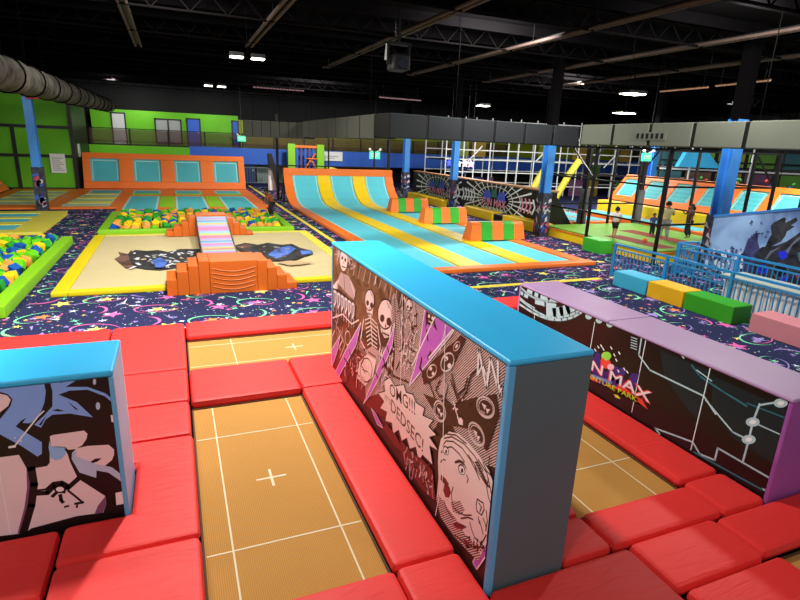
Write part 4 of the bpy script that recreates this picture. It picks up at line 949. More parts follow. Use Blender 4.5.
# ---------------------------------------------------------------- blue railing, benches
def fence(label, P0, P1, z0, z1, n, posts, name='metal_railing'):
    P0, P1 = Vector((*P0, z0)), Vector((*P1, z1)); r = thing(name, label, 'railing', (P0+P1)/2)
    up = lambda h: Vector((0, 0, h))
    for h, w in ((1.0, .055), (.86, .04), (.12, .04)):
        b = MB(); b.bar(P0+up(h), P1+up(h), w, w); b.obj('rail', RAILB, r, flat=True)
    for k in range(posts):
        p = P0.lerp(P1, k/(posts-1)); b = MB(); b.box(p.x-.035, p.x+.035, p.y-.035, p.y+.035, p.z, p.z+1.02); b.obj('post', RAILB, r, flat=True)
    me = None
    for k in range(1, n):
        p = P0.lerp(P1, k/n)
        if me is None: b = MB(); b.box(p.x-.011, p.x+.011, p.y-.011, p.y+.011, p.z+.12, p.z+.86); o = b.obj('baluster', RAILB, r, flat=True); me = o; base = p
        else: o = me.copy(); COL.objects.link(o); o.parent = r; o.location = me.location+(p-base)
fence('long sky blue railing behind the row of coloured benches', (12.05, 12.15), (12.05, 4.6), 0, 0, 58, 5)
fence('short blue railing across the far end of the ramp', (14.35, 11.9), (15.2, 11.9), 0, 0, 8, 2)
fence('blue railing along the ramp below the battle mural', (14.3, 11.8), (14.3, 6.0), 0, 0, 44, 4)
fence('blue railing in front of the play platform', (12.2, 12.2), (14.2, 12.2), 0, 0, 14, 3) if False else None
for m_, nm, y0, y1 in ((mat('bench_sky', '#3fb2d4', .45, 'vinyl', bump=.1), 'sky blue bench block at far end of the row', 10.12, 11.3), (mat('bench_yellow', '#eeb414', .45, 'vinyl', bump=.1), 'yellow bench block between blue and green benches', 8.98, 10.08), (mat('bench_green', '#35a01c', .45, 'vinyl', bump=.1), 'green bench block next to the yellow bench', 7.66, 8.94), (mat('bench_pink', '#d4868e', .45, 'vinyl', bump=.1), 'pink bench block at right edge beside blue railing', 5.6, 7.26)):
    b = MB(); b.box(11.3, 11.93, y0, y1, 0, .42); tag(b.obj('bench_block', m_, bevel=.025), nm, 'bench', 'coloured bench blocks along the blue railing')
# white slatted cabinet behind the railing
r = thing('white_counter', 'white ribbed counter behind the blue railing near right edge', 'counter', (13.0, 7.9, 0))
b = MB(); b.box(12.7, 13.4, 6.9, 9.0, 0, .72); b.obj('body', WHITE, r, flat=True)
b = MB(); b.box(12.62, 13.46, 6.8, 9.1, .72, .78); plabel(b.obj('top', mat('counter_top_grey', '#aab4a8', .5), r, bevel=.01), 'grey green counter top')
for k in range(13): b = MB(); y = 6.98+k*.16; b.box(12.66, 12.7, y, y+.08, .02, .7); b.obj('rib', WHITE, r, flat=True)

# ---------------------------------------------------------------- battle mural on the ramp wall
XM = 16.2
r = thing('mural_wall', 'blue sky mural wall with dark rocks and machine parts, right edge', 'mural wall', (XM+.2, 9.6, 0))
tz = lambda y: 1.73+(12.3-y)*.215
b = MB(); b.hexa([(XM+.01,6.4,0),(XM+.3,6.4,0),(XM+.3,12.3,0),(XM+.01,12.3,0),(XM+.01,6.4,tz(6.4)),(XM+.3,6.4,tz(6.4)),(XM+.3,12.3,tz(12.3)),(XM+.01,12.3,tz(12.3))]); b.obj('panel_board', BLACKV, r, flat=True)
b = MB(); b.bar((XM+.1,6.4,tz(6.4)+.03), (XM+.1,12.3,tz(12.3)+.03), .3, .07); plabel(b.obj('top_trim', COLB, r, flat=True), 'blue top trim')
SKYP = mat('printed_sky', '#86aaee', .5, 'print', scale=.8)
a = MB(); a.face([(XM, 12.3, .02), (XM, 6.4, .02), (XM, 6.4, tz(6.4)), (XM, 12.3, tz(12.3))], 0)
A = Art(a, lambda u, v, dd: (XM-dd, 12.3-u, v), lambda x, y: ((lambda q: (12.3-q.y, q.z))(on_x(x, y, XM))), (0, 5.9, .02, 3), step=.0008, base=.004)
m7 = lambda p: S4(690, 200, 7.23, p)
A.poly(m7([(370,420),(395,350),(420,280),(450,262),(475,235),(495,240),(490,300),(505,350),(560,330),(600,420),(600,600),(380,600),(360,500)]), 1)
A.poly(m7([(540,350),(570,280),(590,250),(585,185),(610,160),(680,125),(695,132),(690,165),(770,125),(780,150),(730,185),(760,190),(700,230),(690,260),(660,300),(600,330)]), 2)
A.poly(m7([(470,380),(520,340),(620,330),(700,300),(760,260),(800,230),(860,220),(1200,300),(1200,800),(520,700),(470,600),(465,450)]), 2)
A.poly(m7([(540,430),(580,370),(650,340),(640,352),(590,385),(560,425)]), 3); A.poly(m7([(690,370),(760,290),(800,262),(800,280),(740,330),(710,390)]), 3)
A.ell(690+525/7.23, 200+500/7.23, 5.2, 4.6, 4); A.ell(690+525/7.23, 200+500/7.23, 2.6, 2.3, 6); A.poly(m7([(640,375),(690,365),(710,410),(670,435),(645,410)]), 4); A.poly(m7([(640,560),(680,540),(720,560),(700,585),(650,585)]), 4)
A.ring(690+655/7.23, 200+510/7.23, 7.5, 7.5, .05, 3); A.ell(690+655/7.23, 200+510/7.23, 6, 6, 7)
A.poly(m7([(780,380),(860,370),(860,480),(790,440)]), 8); A.poly(m7([(760,535),(800,530),(800,560),(770,570)]), 9)
rr = random.Random(5)
for k in range(80):
    x, y = rr.uniform(706, 744), rr.uniform(250, 276); s = rr.uniform(1, 2.6)
    A.poly([(x-s*.5,y+s),(x-s*.8,y-s*.5),(x,y-s),(x+s*.7,y-s*.3),(x+s*.4,y+s)], rr.choice([10, 10, 10, 1, 1]))
for k in range(14):
    x, y = rr.uniform(706, 745), rr.uniform(245, 258); A.line([(x,y),(x+rr.uniform(-2.5,2.5),y-rr.uniform(0,3))], .05, 1)
for k in range(10):
    x, y = rr.uniform(752, 772), rr.uniform(222, 240); A.line([(x,y),(x+rr.uniform(-3,3),y-rr.uniform(0,3))], .04, 1)
a.obj('mural', [SKYP, mat('mural_indigo', '#35396e', .5, 'print', scale=3), mat('mural_charcoal', '#1c1e2a', .5, 'print', scale=3), mat('mural_steel', '#6c7488', .5), mat('mural_electric_blue', '#2a38ee', .4), mat('mural_pale', '#b4c6f0', .5), mat('mural_deep_blue', '#1620a0', .4), mat('mural_black', '#0c0c10', .5), mat('mural_teal_grey', '#4e7484', .5), mat('mural_red', '#b02a34', .5), mat('mural_white_ink', '#f0f2fa', .5)], r, flat=True, recalc=False)
# ================================================================== BACKGROUND
# orange leaning trampoline walls beyond the cage
lean('wall_trampoline', 'long orange trampoline wall of teal beds seen through net cage, far right', (24.0, 25.4), (24.0, 12.6), 7, 2.4, 1.2, .95, 7, wdt=.5)
r = thing('trampoline_court', 'yellow step and teal floor trampolines in front of far right trampoline wall', 'trampoline', (22.8, 19.5, 0))
b = MB(); b.box(21.75, 23.25, 13.2, 25.4, 0, .3); b.obj('padding', ORANGE, r, bevel=.03)
b = MB(); b.box(23.25, 23.95, 12.8, 25.4, 0, .9); b.obj('yellow_step', YEL, r, bevel=.04)
for k in range(6): b = MB(); b.box(21.95, 23.1, 13.5+2*k, 15.2+2*k, .3, .32); b.obj('bed', TEALB, r, flat=True)
r = thing('trampoline_court', 'teal floor trampolines with orange edges behind left corner of net cage', 'trampoline', (18.9, 22.7, 0))
b = MB(); b.box(17.4, 20.5, 20.9, 24.8, 0, .3); b.obj('padding', ORANGE, r, bevel=.03)
for x0, x1, y0, y1 in ((17.6,18.9,21.2,22.6), (19.1,20.3,21.2,22.6), (17.6,18.9,22.9,24.5), (19.1,20.3,22.9,24.5)): b = MB(); b.box(x0, x1, y0, y1, .3, .32); b.obj('bed', TEALB, r, flat=True)
# white climbing frame along the back right
r = thing('climbing_frame', 'tall white pipe climbing frame with decks behind the nets', 'climbing frame', (27, 36, 0))
gx = [17.6, 18.9, 19.7, 20.9, 22.3, 23.1, 24.4, 25.2, 26.5, 28, 29.6, 31.2, 32.6, 34, 35.4, 36.5, 39]
for k, x in enumerate(gx):
    for y in (34.6, 38):
        yy = y-(x-17)*.12
        b = MB(); b.tube([(x, yy, 0), (x, yy, 5.6)], .045, 6); b.obj('pole', WHITEP, r)
for z in (1.0, 1.9, 2.75, 3.4, 4.4, 5.4):
    for y in (34.6, 38): b = MB(); b.bar((17.6, y-.07, z), (39, y-21.4*.12, z), .05, .06); b.obj('cross_pipe', WHITEP, r, flat=True)
rr = random.Random(21)
cols = [('olive_panel','#6f7a2c'), ('plum_panel','#5a3858'), ('brown_panel','#5e4334'), ('teal_panel','#2c5a60'), ('navy_panel','#243060'), ('leaf_panel','#4c7c28'), ('ochre_panel','#7a6420')]
for k in range(len(gx)-1):
    for j, (z0, z1) in enumerate(((.05,1.4),(1.6,2.6),(2.9,4.0))):
        if rr.random() < (.6 if k > 9 else .25):
            y = 37.4-(gx[k]-17)*.12; nmc, hx = rr.choice(cols); b = MB(); b.box(gx[k]+.1, gx[k+1]-.1, y, y+.06, z0, z1); b.obj('infill_panel', mat(nmc, hx, .7), r, flat=True)
for k in range(0, len(gx)-1, 2):
    y = 36.2-(gx[k]-17)*.12; b = MB(); b.box(gx[k], gx[k+1], y-1.3, y+1.3, 2.65, 2.74); b.obj('deck', mat('deck_dark', '#2a2c30', .8), r, flat=True)
for x, z in ((19, 3.2), (24.3, 3.4), (30, 3.1)): b = MB(); b.bar((x, 34.2-(x-17)*.12, z-.6), (x+1.0, 34.0-(x-17)*.12, z+.5), .06, .06); b.obj('diagonal_brace', WHITEP, r, flat=True)
# yellow tube slides
for k, (x, y) in enumerate(((22.6, 31.0), (24.6, 30.6))):
    b = MB(); b.tube([(x-.7, y, .28), (x-.3, y, .5), (x+.1, y, 1.2), (x+.5, y, 1.9), (x+1.0, y, 2.6), (x+1.3, y, 3.0)], .24, 10); tag(b.obj('tube_slide', mat('dull_yellow_plastic', '#b0a430', .5)), 'yellow tube slide in front of climbing frame, %s of the two' % ('left' if k == 0 else 'right'), 'slide')
# second play structure at far right
r = thing('play_structure', 'dark multi-level play structure with blue slide, far right', 'play structure', (40, 24, 0))
for k in range(9):
    t = k/8; x, y = 30+14*t, 27.5-7*t
    b = MB(); b.tube([(x, y, 0), (x, y, 5.2)], .06, 6); b.obj('pole', WHITEP if k % 2 else BLACKM, r)
for z in (2.75, 3.3, 4.3): b = MB(); b.bar((30, 27.5, z), (44, 20.5, z), .09, .1); b.obj('cross_pipe', WHITEP if z < 3 else BLACKM, r, flat=True)
for k in range(8):
    t = (k+.5)/8; x, y = 30+14*t, 27.9-7*t
    for z0, z1 in ((1.6, 2.6), (3.0, 4.0)):
        nmc, hx = rr.choice(cols); b = MB(); b.bar((x-.75, y+.37, (z0+z1)/2), (x+.75, y-.37, (z0+z1)/2), .06, z1-z0); b.obj('infill_panel', mat(nmc, hx, .7), r, flat=True)
b = MB(); b.hexa([(30.2,26.2,2.9),(32.6,25.0,2.9),(32.6,25.3,2.9),(30.2,26.5,2.9),(30.6,26.0,4.0),(31.7,25.45,4.0),(31.7,25.75,4.0),(30.6,26.3,4.0)]); plabel(b.obj('slide_panel', SKY, r, bevel=.03), 'sky blue slide side')
rr2 = random.Random(4)
for k in range(26):          # balls held behind the netting
    t = rr2.random(); x, y = 30.5+13*t, 27.0-7*t
    b = MB(); b.ball((x, y-.25, 1.75+rr2.uniform(0, .5)), .13, seg=8, rings=6)
    cn = rr2.choice([('red','#b03024'),('yellow','#d0b020'),('green','#3c8c34'),('blue','#2c58a0')])
    tag(b.obj('play_ball', mat('ball_'+cn[0], cn[1], .5)), '%s ball behind the nets of the far right play structure' % cn[0], 'ball', '%s balls in the play structure' % cn[0]) if False else b.obj('net_ball', mat('ball_'+cn[0], cn[1], .5), r)

# basketball gate behind the runway
r = thing('basketball_gate', 'green and orange basketball frame above the runway header', 'basketball hoop', (9.9, 44, 0))
for x0, x1 in ((8.4, 9.0), (10.75, 11.35)): b = MB(); b.box(x0, x1, 43.9, 44.4, 0, 3.3); plabel(b.obj('side_pad', LIME, r, bevel=.04), 'lime side pad')
b = MB(); b.box(9.0, 10.75, 44, 44.2, 3.0, 3.2); b.obj('top_bar', ORANGE, r, bevel=.03)
for k in range(5): b = MB(); b.box(9.1+k*.33, 9.26+k*.33, 44.1, 44.2, 1.2, 3.0); b.obj('back_slat', mat('slat_violet', '#5a4a80', .6) if k % 2 else BLUEW, r, flat=True)
b = MB(); b.tube([(10.25+.45*math.cos(t), 43.6+.3*math.sin(t), 2.2) for t in [2*PI*i/14 for i in range(14)]], .05, 6, closed=True); b.obj('hoop', ORANGE, r)
b = MB(); b.bar((9.8, 43.9, 1.5), (10.6, 43.9, 2.6), .1, .1); b.bar((10.6, 43.9, 1.5), (10.2, 43.9, 2.2), .1, .1); b.obj('hoop_brace', ORANGE, r, flat=True)
b = MB(); b.box(11.4, 13.4, 45.7, 45.86, 2.0, 2.75); b.box(11.6, 13.0, 45.69, 45.7, 2.35, 2.4, 1); b.box(11.6, 12.7, 45.69, 45.7, 2.2, 2.25, 1)
tag(b.obj('wall_sign', [WHITE, mat('sign_ink', '#7a8288', .6)], flat=True), 'white sign on blue wall behind the runway', 'sign')
b = MB(); b.bar((11.3, 43, 1.6), (12.9, 43, 1.2), .6, .2); tag(b.obj('slide_chute', PALEY, bevel=.03), 'yellow green chute behind the runway header', 'slide')
# folded panels and bars left of the runway
b = MB(); b.extr([(6.2,40,2.6),(6.5,40,2.6),(6.9,40,1.2),(6.95,40,0),(6.85,40,0),(6.75,40,.5),(6.6,40,1.4),(6.25,40,1.6)], (0,.25,0)); tag(b.obj('banner_flag', BLACKV, bevel=.01), 'tall black curved flag left of the runway', 'flag')
b = MB(); b.box(6.25, 6.95, 40.3, 40.5, 0, 1.6); b.box(6.35, 6.5, 40.29, 40.3, 0, 1.55, 1); tag(b.obj('folding_panel', [mat('panel_blush', '#c8a89c', .6), WHITE], flat=True), 'pale folded panel standing behind the black flag', 'panel')
r = thing('metal_gate', 'grey barred gate at end of the carpet aisle', 'gate', (5.9, 45.5, 0))
for z in (.1, 1.3): b = MB(); b.box(5.0, 7.2, 45.4, 45.46, z, z+.06); b.obj('rail', mat('gate_steel', '#5f6c70', .5), r, flat=True)
for k in range(12): b = MB(); x = 5.03+k*.19; b.box(x, x+.03, 45.41, 45.45, .1, 1.3); b.obj('bar', mat('gate_steel', '#5f6c70', .5), r, flat=True)

# exit signs
EXG = mat('exit_green', '#3fd0a0', .4, emit=.9)
def exit_sign(label, p, s, ztop):
    r = thing('exit_sign', label, 'exit sign', p)
    x, y, z = p; b = MB(); b.box(x-s*.75, x+s*.75, y-.05, y+.05, z, z+s); b.obj('lamp_box', EXG, r, bevel=.015)
    b = MB(); A = Art(b, lambda u, v, dd: (u, y-.05-dd, v), None, (x-s, x+s, z-.1, z+s+.1), base=.004); A.text_uv('EXIT', (x-s*.55, z+s*.28), (x+s*.55, z+s*.28), s*.45, 0, .03); b.obj('lettering', WHITE, r, flat=True, recalc=False)
    b = MB(); b.bar((x, y, z+s), (x, y, ztop), .025, .025); b.obj('hanger', BLACKM, r, flat=True)
    for sg in (-1, 1): b = MB(); b.ball((x+sg*s*.75, y-.08, z+s*1.25), s*.2, seg=8, rings=6); b.bar((x+sg*s*.3, y, z+s*1.02), (x+sg*s*.75, y-.05, z+s*1.2), .04, .04); b.obj('emergency_lamp', WHITE, r)
exit_sign('green exit sign hanging in front of mezzanine, back left', (5.05, 45.2, 3.3), .42, 7.3)
exit_sign('green exit sign hanging above the runway header', (14.0, 39.2, 2.45), .55, 7.3)
exit_sign('green exit sign hanging over the net cage at right', (19.65, 18.8, 3.3), .36, 7.3)

# ---------------------------------------------------------------- ceiling services
r = thing('round_duct', 'fat grey fabric air duct along upper left', 'duct', (-3.7, 26, 4.4))
pts = [(-3.3, 3, 4.7), (-3.32, 7, 4.7), (-3.35, 11, 4.72)]+[(-3.35-.03*k, 13+2.4*k, 4.72+.045*k) for k in range(13)]
b = MB(); rad = []
dense = []
for i in range(len(pts)-1):
    for k in range(6): dense.append(Vector(pts[i]).lerp(Vector(pts[i+1]), k/6))
dense.append(Vector(pts[-1]))
b.tube(dense, [.37+.02*math.sin(i*1.05)+.012*math.sin(i*2.7) for i in range(len(dense))], 18); b.obj('fabric_tube', DUCTG, r)
for k, p in enumerate(pts[1:]):
    b = MB(); b.tube([(p[0]+.4*math.cos(t), p[1], p[2]+.4*math.sin(t)) for t in [2*PI*i/18 for i in range(18)]], .02, 5, closed=True); b.tube([(p[0], p[1], p[2]+.4), (p[0], p[1], 7.4)], .006, 5); b.obj('hanger_band', CEIL, r)
def box_duct(label, P0, P1, z0, z1, w, n, m):
    r = thing('box_duct', label, 'duct', (*[(a+c_)/2 for a, c_ in zip(P0, P1)], z0))
    P0, P1 = Vector((*P0, (z0+z1)/2)), Vector((*P1, (z0+z1)/2))
    for k in range(n):
        g = .035; a_, b_ = P0.lerp(P1, (k+g)/n), P0.lerp(P1, (k+1-g)/n)
        b = MB(); b.bar(a_, b_, w, z1-z0); b.obj('duct_section', m, r, bevel=.04)
    b = MB(); b.bar(P0, P1, w*.94, (z1-z0)*.94); b.obj('duct_core', BLACKM, r, flat=True)
    for k in range(1, n+1, 3):
        p = P0.lerp(P1, min(max(k/n, .02), .98)); b = MB(); b.bar((p.x, p.y, z1), (p.x, p.y, 7.6), .016, .016); b.obj('hanger_rod', CEIL, r, flat=True)
    return r
rd = box_duct('olive wrapped box duct hanging at upper right, nearest the camera', (15.0, 4.0), (14.9, 17.2), 3.86, 4.58, .9, 8, DUCTL)
b = MB(); b.box(14.46, 14.5, 13.2, 14.6, 4.05, 4.3)
for k in range(6): b.box(14.45, 14.47, 13.3+.2*k, 13.4+.2*k, 4.1, 4.26, 1)
plabel(b.obj('air_grille', [DUCTL, BLACKM], rd, flat=True), 'air grille')
box_duct('dark box duct hanging across the hall above the runway', (14.4, 17.7), (6.05, 16.38), 3.78, 4.5, .9, 6, DUCTB)
box_duct('box duct running away above the carpet aisle', (6.45, 17.08), (6.5, 28.0), 3.74, 4.5, .8, 7, mat('duct_wrap_mid', '#45463f', .8))
box_duct('far box duct in shadow at upper centre left', (6.9, 28.6), (3.45, 29.5), 3.66, 4.45, .8, 8, mat('duct_wrap_mid', '#45463f', .8))
# unlit twin tube lights
for k, (x, y0, y1, z, lb) in enumerate(((-1.0,14,26,7.0,'unlit twin tube light at upper left of picture'), (3.0,12,23.2,7.0,'unlit twin tube light right of the round duct, pointing at bright floodlight'), (7.1,9,27.3,7.0,'unlit twin tube light left of the hanging projector'), (11.4,6,27,7.0,'unlit twin tube light starting behind the hanging projector'), (15.8,6,27,7.0,'second unlit twin tube light right of the projector'), (19.8,6,27,7.0,'third unlit twin tube light right of the projector'), (-5.0,14,22,7.0,'unlit twin tube light above the round duct'))):
    r = thing('tube_light', lb, 'ceiling light', (x, (y0+y1)/2, z))
    for s in (-.1, .1): b = MB(); b.tube([(x+s, y0, z), (x+s, y1, z)], .05, 8); b.obj('tube', TUBE, r)
    b = MB(); b.box(x-.05, x+.05, y0, y1, z+.06, z+.1)
    for yy in (y0+.6, (y0+y1)/2, y1-.6): b.bar((x, yy, z+.1), (x, yy, 7.6), .02, .02)
    b.obj('mount_rail', BLACKM, r, flat=True)
# steel joists crossing the hall
for k in range(10):
    y = 9.5+k*4.2; r = thing('roof_joist', 'black open web roof joist crossing the hall ceiling', 'roof joist', (17, y, 7.0), 'roof joists across the ceiling')
    b = MB(); b.box(-13.5, 47.5, y-.05, y+.05, 6.95, 7.0); b.obj('bottom_chord', JOIST, r, flat=True)
    b = MB(); b.box(-13.5, 47.5, y-.05, y+.05, 7.5, 7.55); b.obj('top_chord', JOIST, r, flat=True)
    b = MB(); n = 60
    for i in range(n): x = -13.5+61*i/n; b.bar((x, y, 6.98), (x+61/n/2, y, 7.52), .035, .035); b.bar((x+61/n/2, y, 7.52), (x+61/n, y, 6.98), .035, .035)
    b.obj('web', JOIST, r, flat=True)
# dim led strips
LED = mat('led_strip_glow', '#b08088', .5, emit=.25); LEDO = mat('led_strip_amber', '#c09070', .5, emit=.3)
for p0, p1, m_, lb in (((4.66,34.8,6.5),(7.72,34.8,6.5),LED,'dotted pinkish light strip at upper centre left'), ((12.76,35.2,6.5),(15.9,35.4,6.5),LED,'dotted light strip left of the small bright ceiling lamp'), ((21.7,20.6,6.5),(21.7,18,6.5),LEDO,'amber light strip at upper right, left half'), ((21.5,17.5,6.5),(21.3,15,6.5),LEDO,'amber light strip at upper right, right half')):
    P0, P1 = Vector(p0), Vector(p1); b = MB(); n = 16
    for i in range(n): b.bar(P0.lerp(P1, (i+.12)/n), P0.lerp(P1, (i+.88)/n), .09, .06, 0)
    b.bar(P0+Vector((0,0,.05)), P1+Vector((0,0,.05)), .1, .05, 1)
    for t in (.1, .9): q = P0.lerp(P1, t); b.bar(q, q+Vector((0,0,.8)), .02, .02, 1)
    tag(b.obj('light_strip', [m_, BLACKM], flat=True), lb, 'light strip')
# hanging projector
r = thing('projector', 'black projector hanging from the ceiling at top centre', 'projector', (5.65, 14.2, 5.35))
b = MB(); b.box(5.42, 5.9, 13.9, 14.45, 5.45, 5.85); b.obj('body', BLACKV, r, bevel=.06)
b = MB(); b.tube([(5.66, 13.93, 5.62), (5.66, 13.82, 5.62)], .13, 14); plabel(b.obj('lens', mat('lens_glass', '#20242c', .1, spec=.8), r), 'round glass lens')
b = MB(); b.bar((5.36,14.2,5.6), (5.36,14.2,6.1), .04, .1); b.bar((5.96,14.2,5.6), (5.96,14.2,6.1), .04, .1); b.box(5.34, 5.98, 14.1, 14.3, 6.08, 6.14); b.bar((5.66,14.2,6.14), (5.66,14.2,7.3), .06, .06); b.obj('yoke', BLACKM, r, flat=True)
b = MB(); b.bar((5.35,14.25,6.1), (5.32,14.25,5.7), .05, .05); plabel(b.obj('cable', WHITEP, r, flat=True), 'white cable sleeve')

# ---------------------------------------------------------------- lamps that give the light
def lamp_fixture(label, p, size, power, color=(1,.97,.9), heads=1, aim=None, spread=None):
    r = thing('floodlight', label, 'ceiling light', p)
    x, y, z = p
    for k in range(heads):
        xx = x+(k-(heads-1)/2)*(size*1.5)
        b = MB(); b.box(xx-size/2, xx+size/2, y-size*.35, y+size*.35, z, z+.12); b.obj('housing', BLACKM, r, bevel=.02)
        b = MB(); b.box(xx-size*.45, xx+size*.45, y-size*.32, y+size*.32, z-.035, z-.002); b.obj('diffuser', mat('lamp_white', '#fff6e2', .4, emit=14), r, bevel=.01)
    b = MB(); b.bar((x, y, z+.12), (x, y, 7.6), .02, .02); b.obj('hanger', CEIL, r, flat=True)
    if power:
        li = bpy.data.lights.new('flood_light', 'AREA'); li.energy = power; li.color = color; li.shape = 'DISK'; li.size = max(.5, size)
        o = bpy.data.objects.new('flood_light', li); COL.objects.link(o); o.location = (x, y, z-.08)
        t = Vector(aim) if aim else Vector((x, y, 0)); o.rotation_euler = (t-o.location).to_track_quat('-Z', 'Y').to_euler()
KEY = 1.0
lamp_fixture('bright pair of floodlights at top left of picture', (2.3, 18.2, 5.95), .42, 260*KEY, heads=2)
lamp_fixture('smaller bright pair of floodlights farther back at upper left', (2.2, 30.4, 6.05), .42, 260*KEY, heads=2)
lamp_fixture('small bright ceiling lamp above black banner wall', (17.3, 29.5, 6.0), .75, 700*KEY)
lamp_fixture('bright elongated ceiling lamp at upper right, larger one', (17.9, 18.4, 6.0), .95, 420*KEY)
lamp_fixture('bright elongated ceiling lamp at upper right, smaller one below', (26.0, 27.2, 6.0), 1.25, 700*KEY)
lamp_fixture('small ceiling lamp above duct at right edge', (24.5, 13.6, 5.2), .6, 500*KEY)
def lamp(p, power, size=.7, aim=None, color=(1,.97,.92)):  # unseen area lamps without fixtures: one key, the rest added fill
    li = bpy.data.lights.new('key_fill_lamp', 'AREA'); li.energy = power; li.color = color; li.shape = 'DISK'; li.size = size
    o = bpy.data.objects.new('key_fill_lamp', li); COL.objects.link(o); o.location = p
    t = Vector(aim) if aim else Vector((p[0], p[1], 0)); o.rotation_euler = (t-o.location).to_track_quat('-Z', 'Y').to_euler()
lamp((1.0, 9.8, 7.1), 1250*KEY, .4); lamp((10.2, 15.5, 7.2), 380*KEY, .8, (15.5, 25, .6))  # key placed from the wall shadows, then fill added for the yellow blocks
lamp((-5.5, 8, 6.9), 800*KEY); lamp((11.5, 8, 6.9), 420*KEY); lamp((-4, -1, 6.9), 260*KEY, 1.2, (-2, 4, 0)); lamp((6, -1.5, 6.9), 80*KEY, 1.2, (5, 4, 0))  # unseen fill lamps added to lift the deck and wall faces
lamp((0, 15.5, 7.2), 480*KEY, .9, (-1.5, 35, 1.0)); lamp((9.2, 15.5, 7.2), 480*KEY, .9, (9, 31, .3)); lamp((-9, 14, 7.2), 350*KEY, .9, (-7, 32, 1)); lamp((13.6, 10, 6.9), 400*KEY, .9, (19, 22, .5)); lamp((25, 8, 7.2), 1000*KEY, .9, (30, 22, 1))  # unseen tilted lamps added to brighten the far half of the hall
lamp((-2, 46.8, 6.5), 60, .4, (-2, 48.6, 3.5)); lamp((3, 46.8, 6.5), 40, .4, (3, 48.6, 3.5)); lamp((-3.5, 43, 7), 170, .5, (-3.5, 47, 3))  # unseen lamps added to brighten the mezzanine
lamp((9, 36, 7.2), 800*KEY, .8, (9, 46, 1.5)); lamp((20, 24, 7.2), 900, .8, (22, 34, 2)); lamp((34, 26, 7.2), 900, .8, (36, 24, 1))  # unseen lamps added to brighten the back and far right
W = bpy.data.worlds.new('world'); SC.world = W; W.use_nodes = True
W.node_tree.nodes['Background'].inputs[0].default_value = (1, .97, .94, 1); W.node_tree.nodes['Background'].inputs[1].default_value = .4
SC.view_settings.view_transform = 'Standard'; SC.view_settings.look = 'None'; SC.view_settings.gamma = 1; SC.view_settings.exposure = 0.0
SC.view_settings.use_curve_mapping = False
# ================================================================== PEOPLE
SKINM = mat('skin_brown', '#7a4a36', .6, bump=0); SKINL = mat('skin_tan', '#b07a5c', .6, bump=0); HAIRM = mat('hair_black', '#120e0d', .7)
def skinmesh(name, V, E, R, m, root, parent, xf, sub=1):
    """one continuous surface grown over a skeleton"""
    names = list(V); idx = {n: i for i, n in enumerate(names)}
    me = bpy.data.meshes.new(name); me.from_pydata([V[n] for n in names], [(idx[a], idx[b]) for a, b in E], [])
    o = bpy.data.objects.new(name, me); COL.objects.link(o)
    md = o.modifiers.new('skin', 'SKIN'); md.branch_smoothing = .4
    for i, n in enumerate(names):
        sv = me.skin_vertices[0].data[i]; r_ = R[n]; sv.radius = r_ if isinstance(r_, tuple) else (r_, r_); sv.use_root = (n == root)
    s = o.modifiers.new('sub', 'SUBSURF'); s.levels = sub; s.render_levels = sub
    dg = bpy.context.evaluated_depsgraph_get(); dg.update()
    nm = bpy.data.meshes.new_from_object(o.evaluated_get(dg)); o.modifiers.clear(); o.data = nm; bpy.data.meshes.remove(me)
    nm.transform(xf); nm.materials.clear(); nm.materials.append(m); nm.name = name
    for p in nm.polygons: p.use_smooth = True
    o.parent = parent; return o
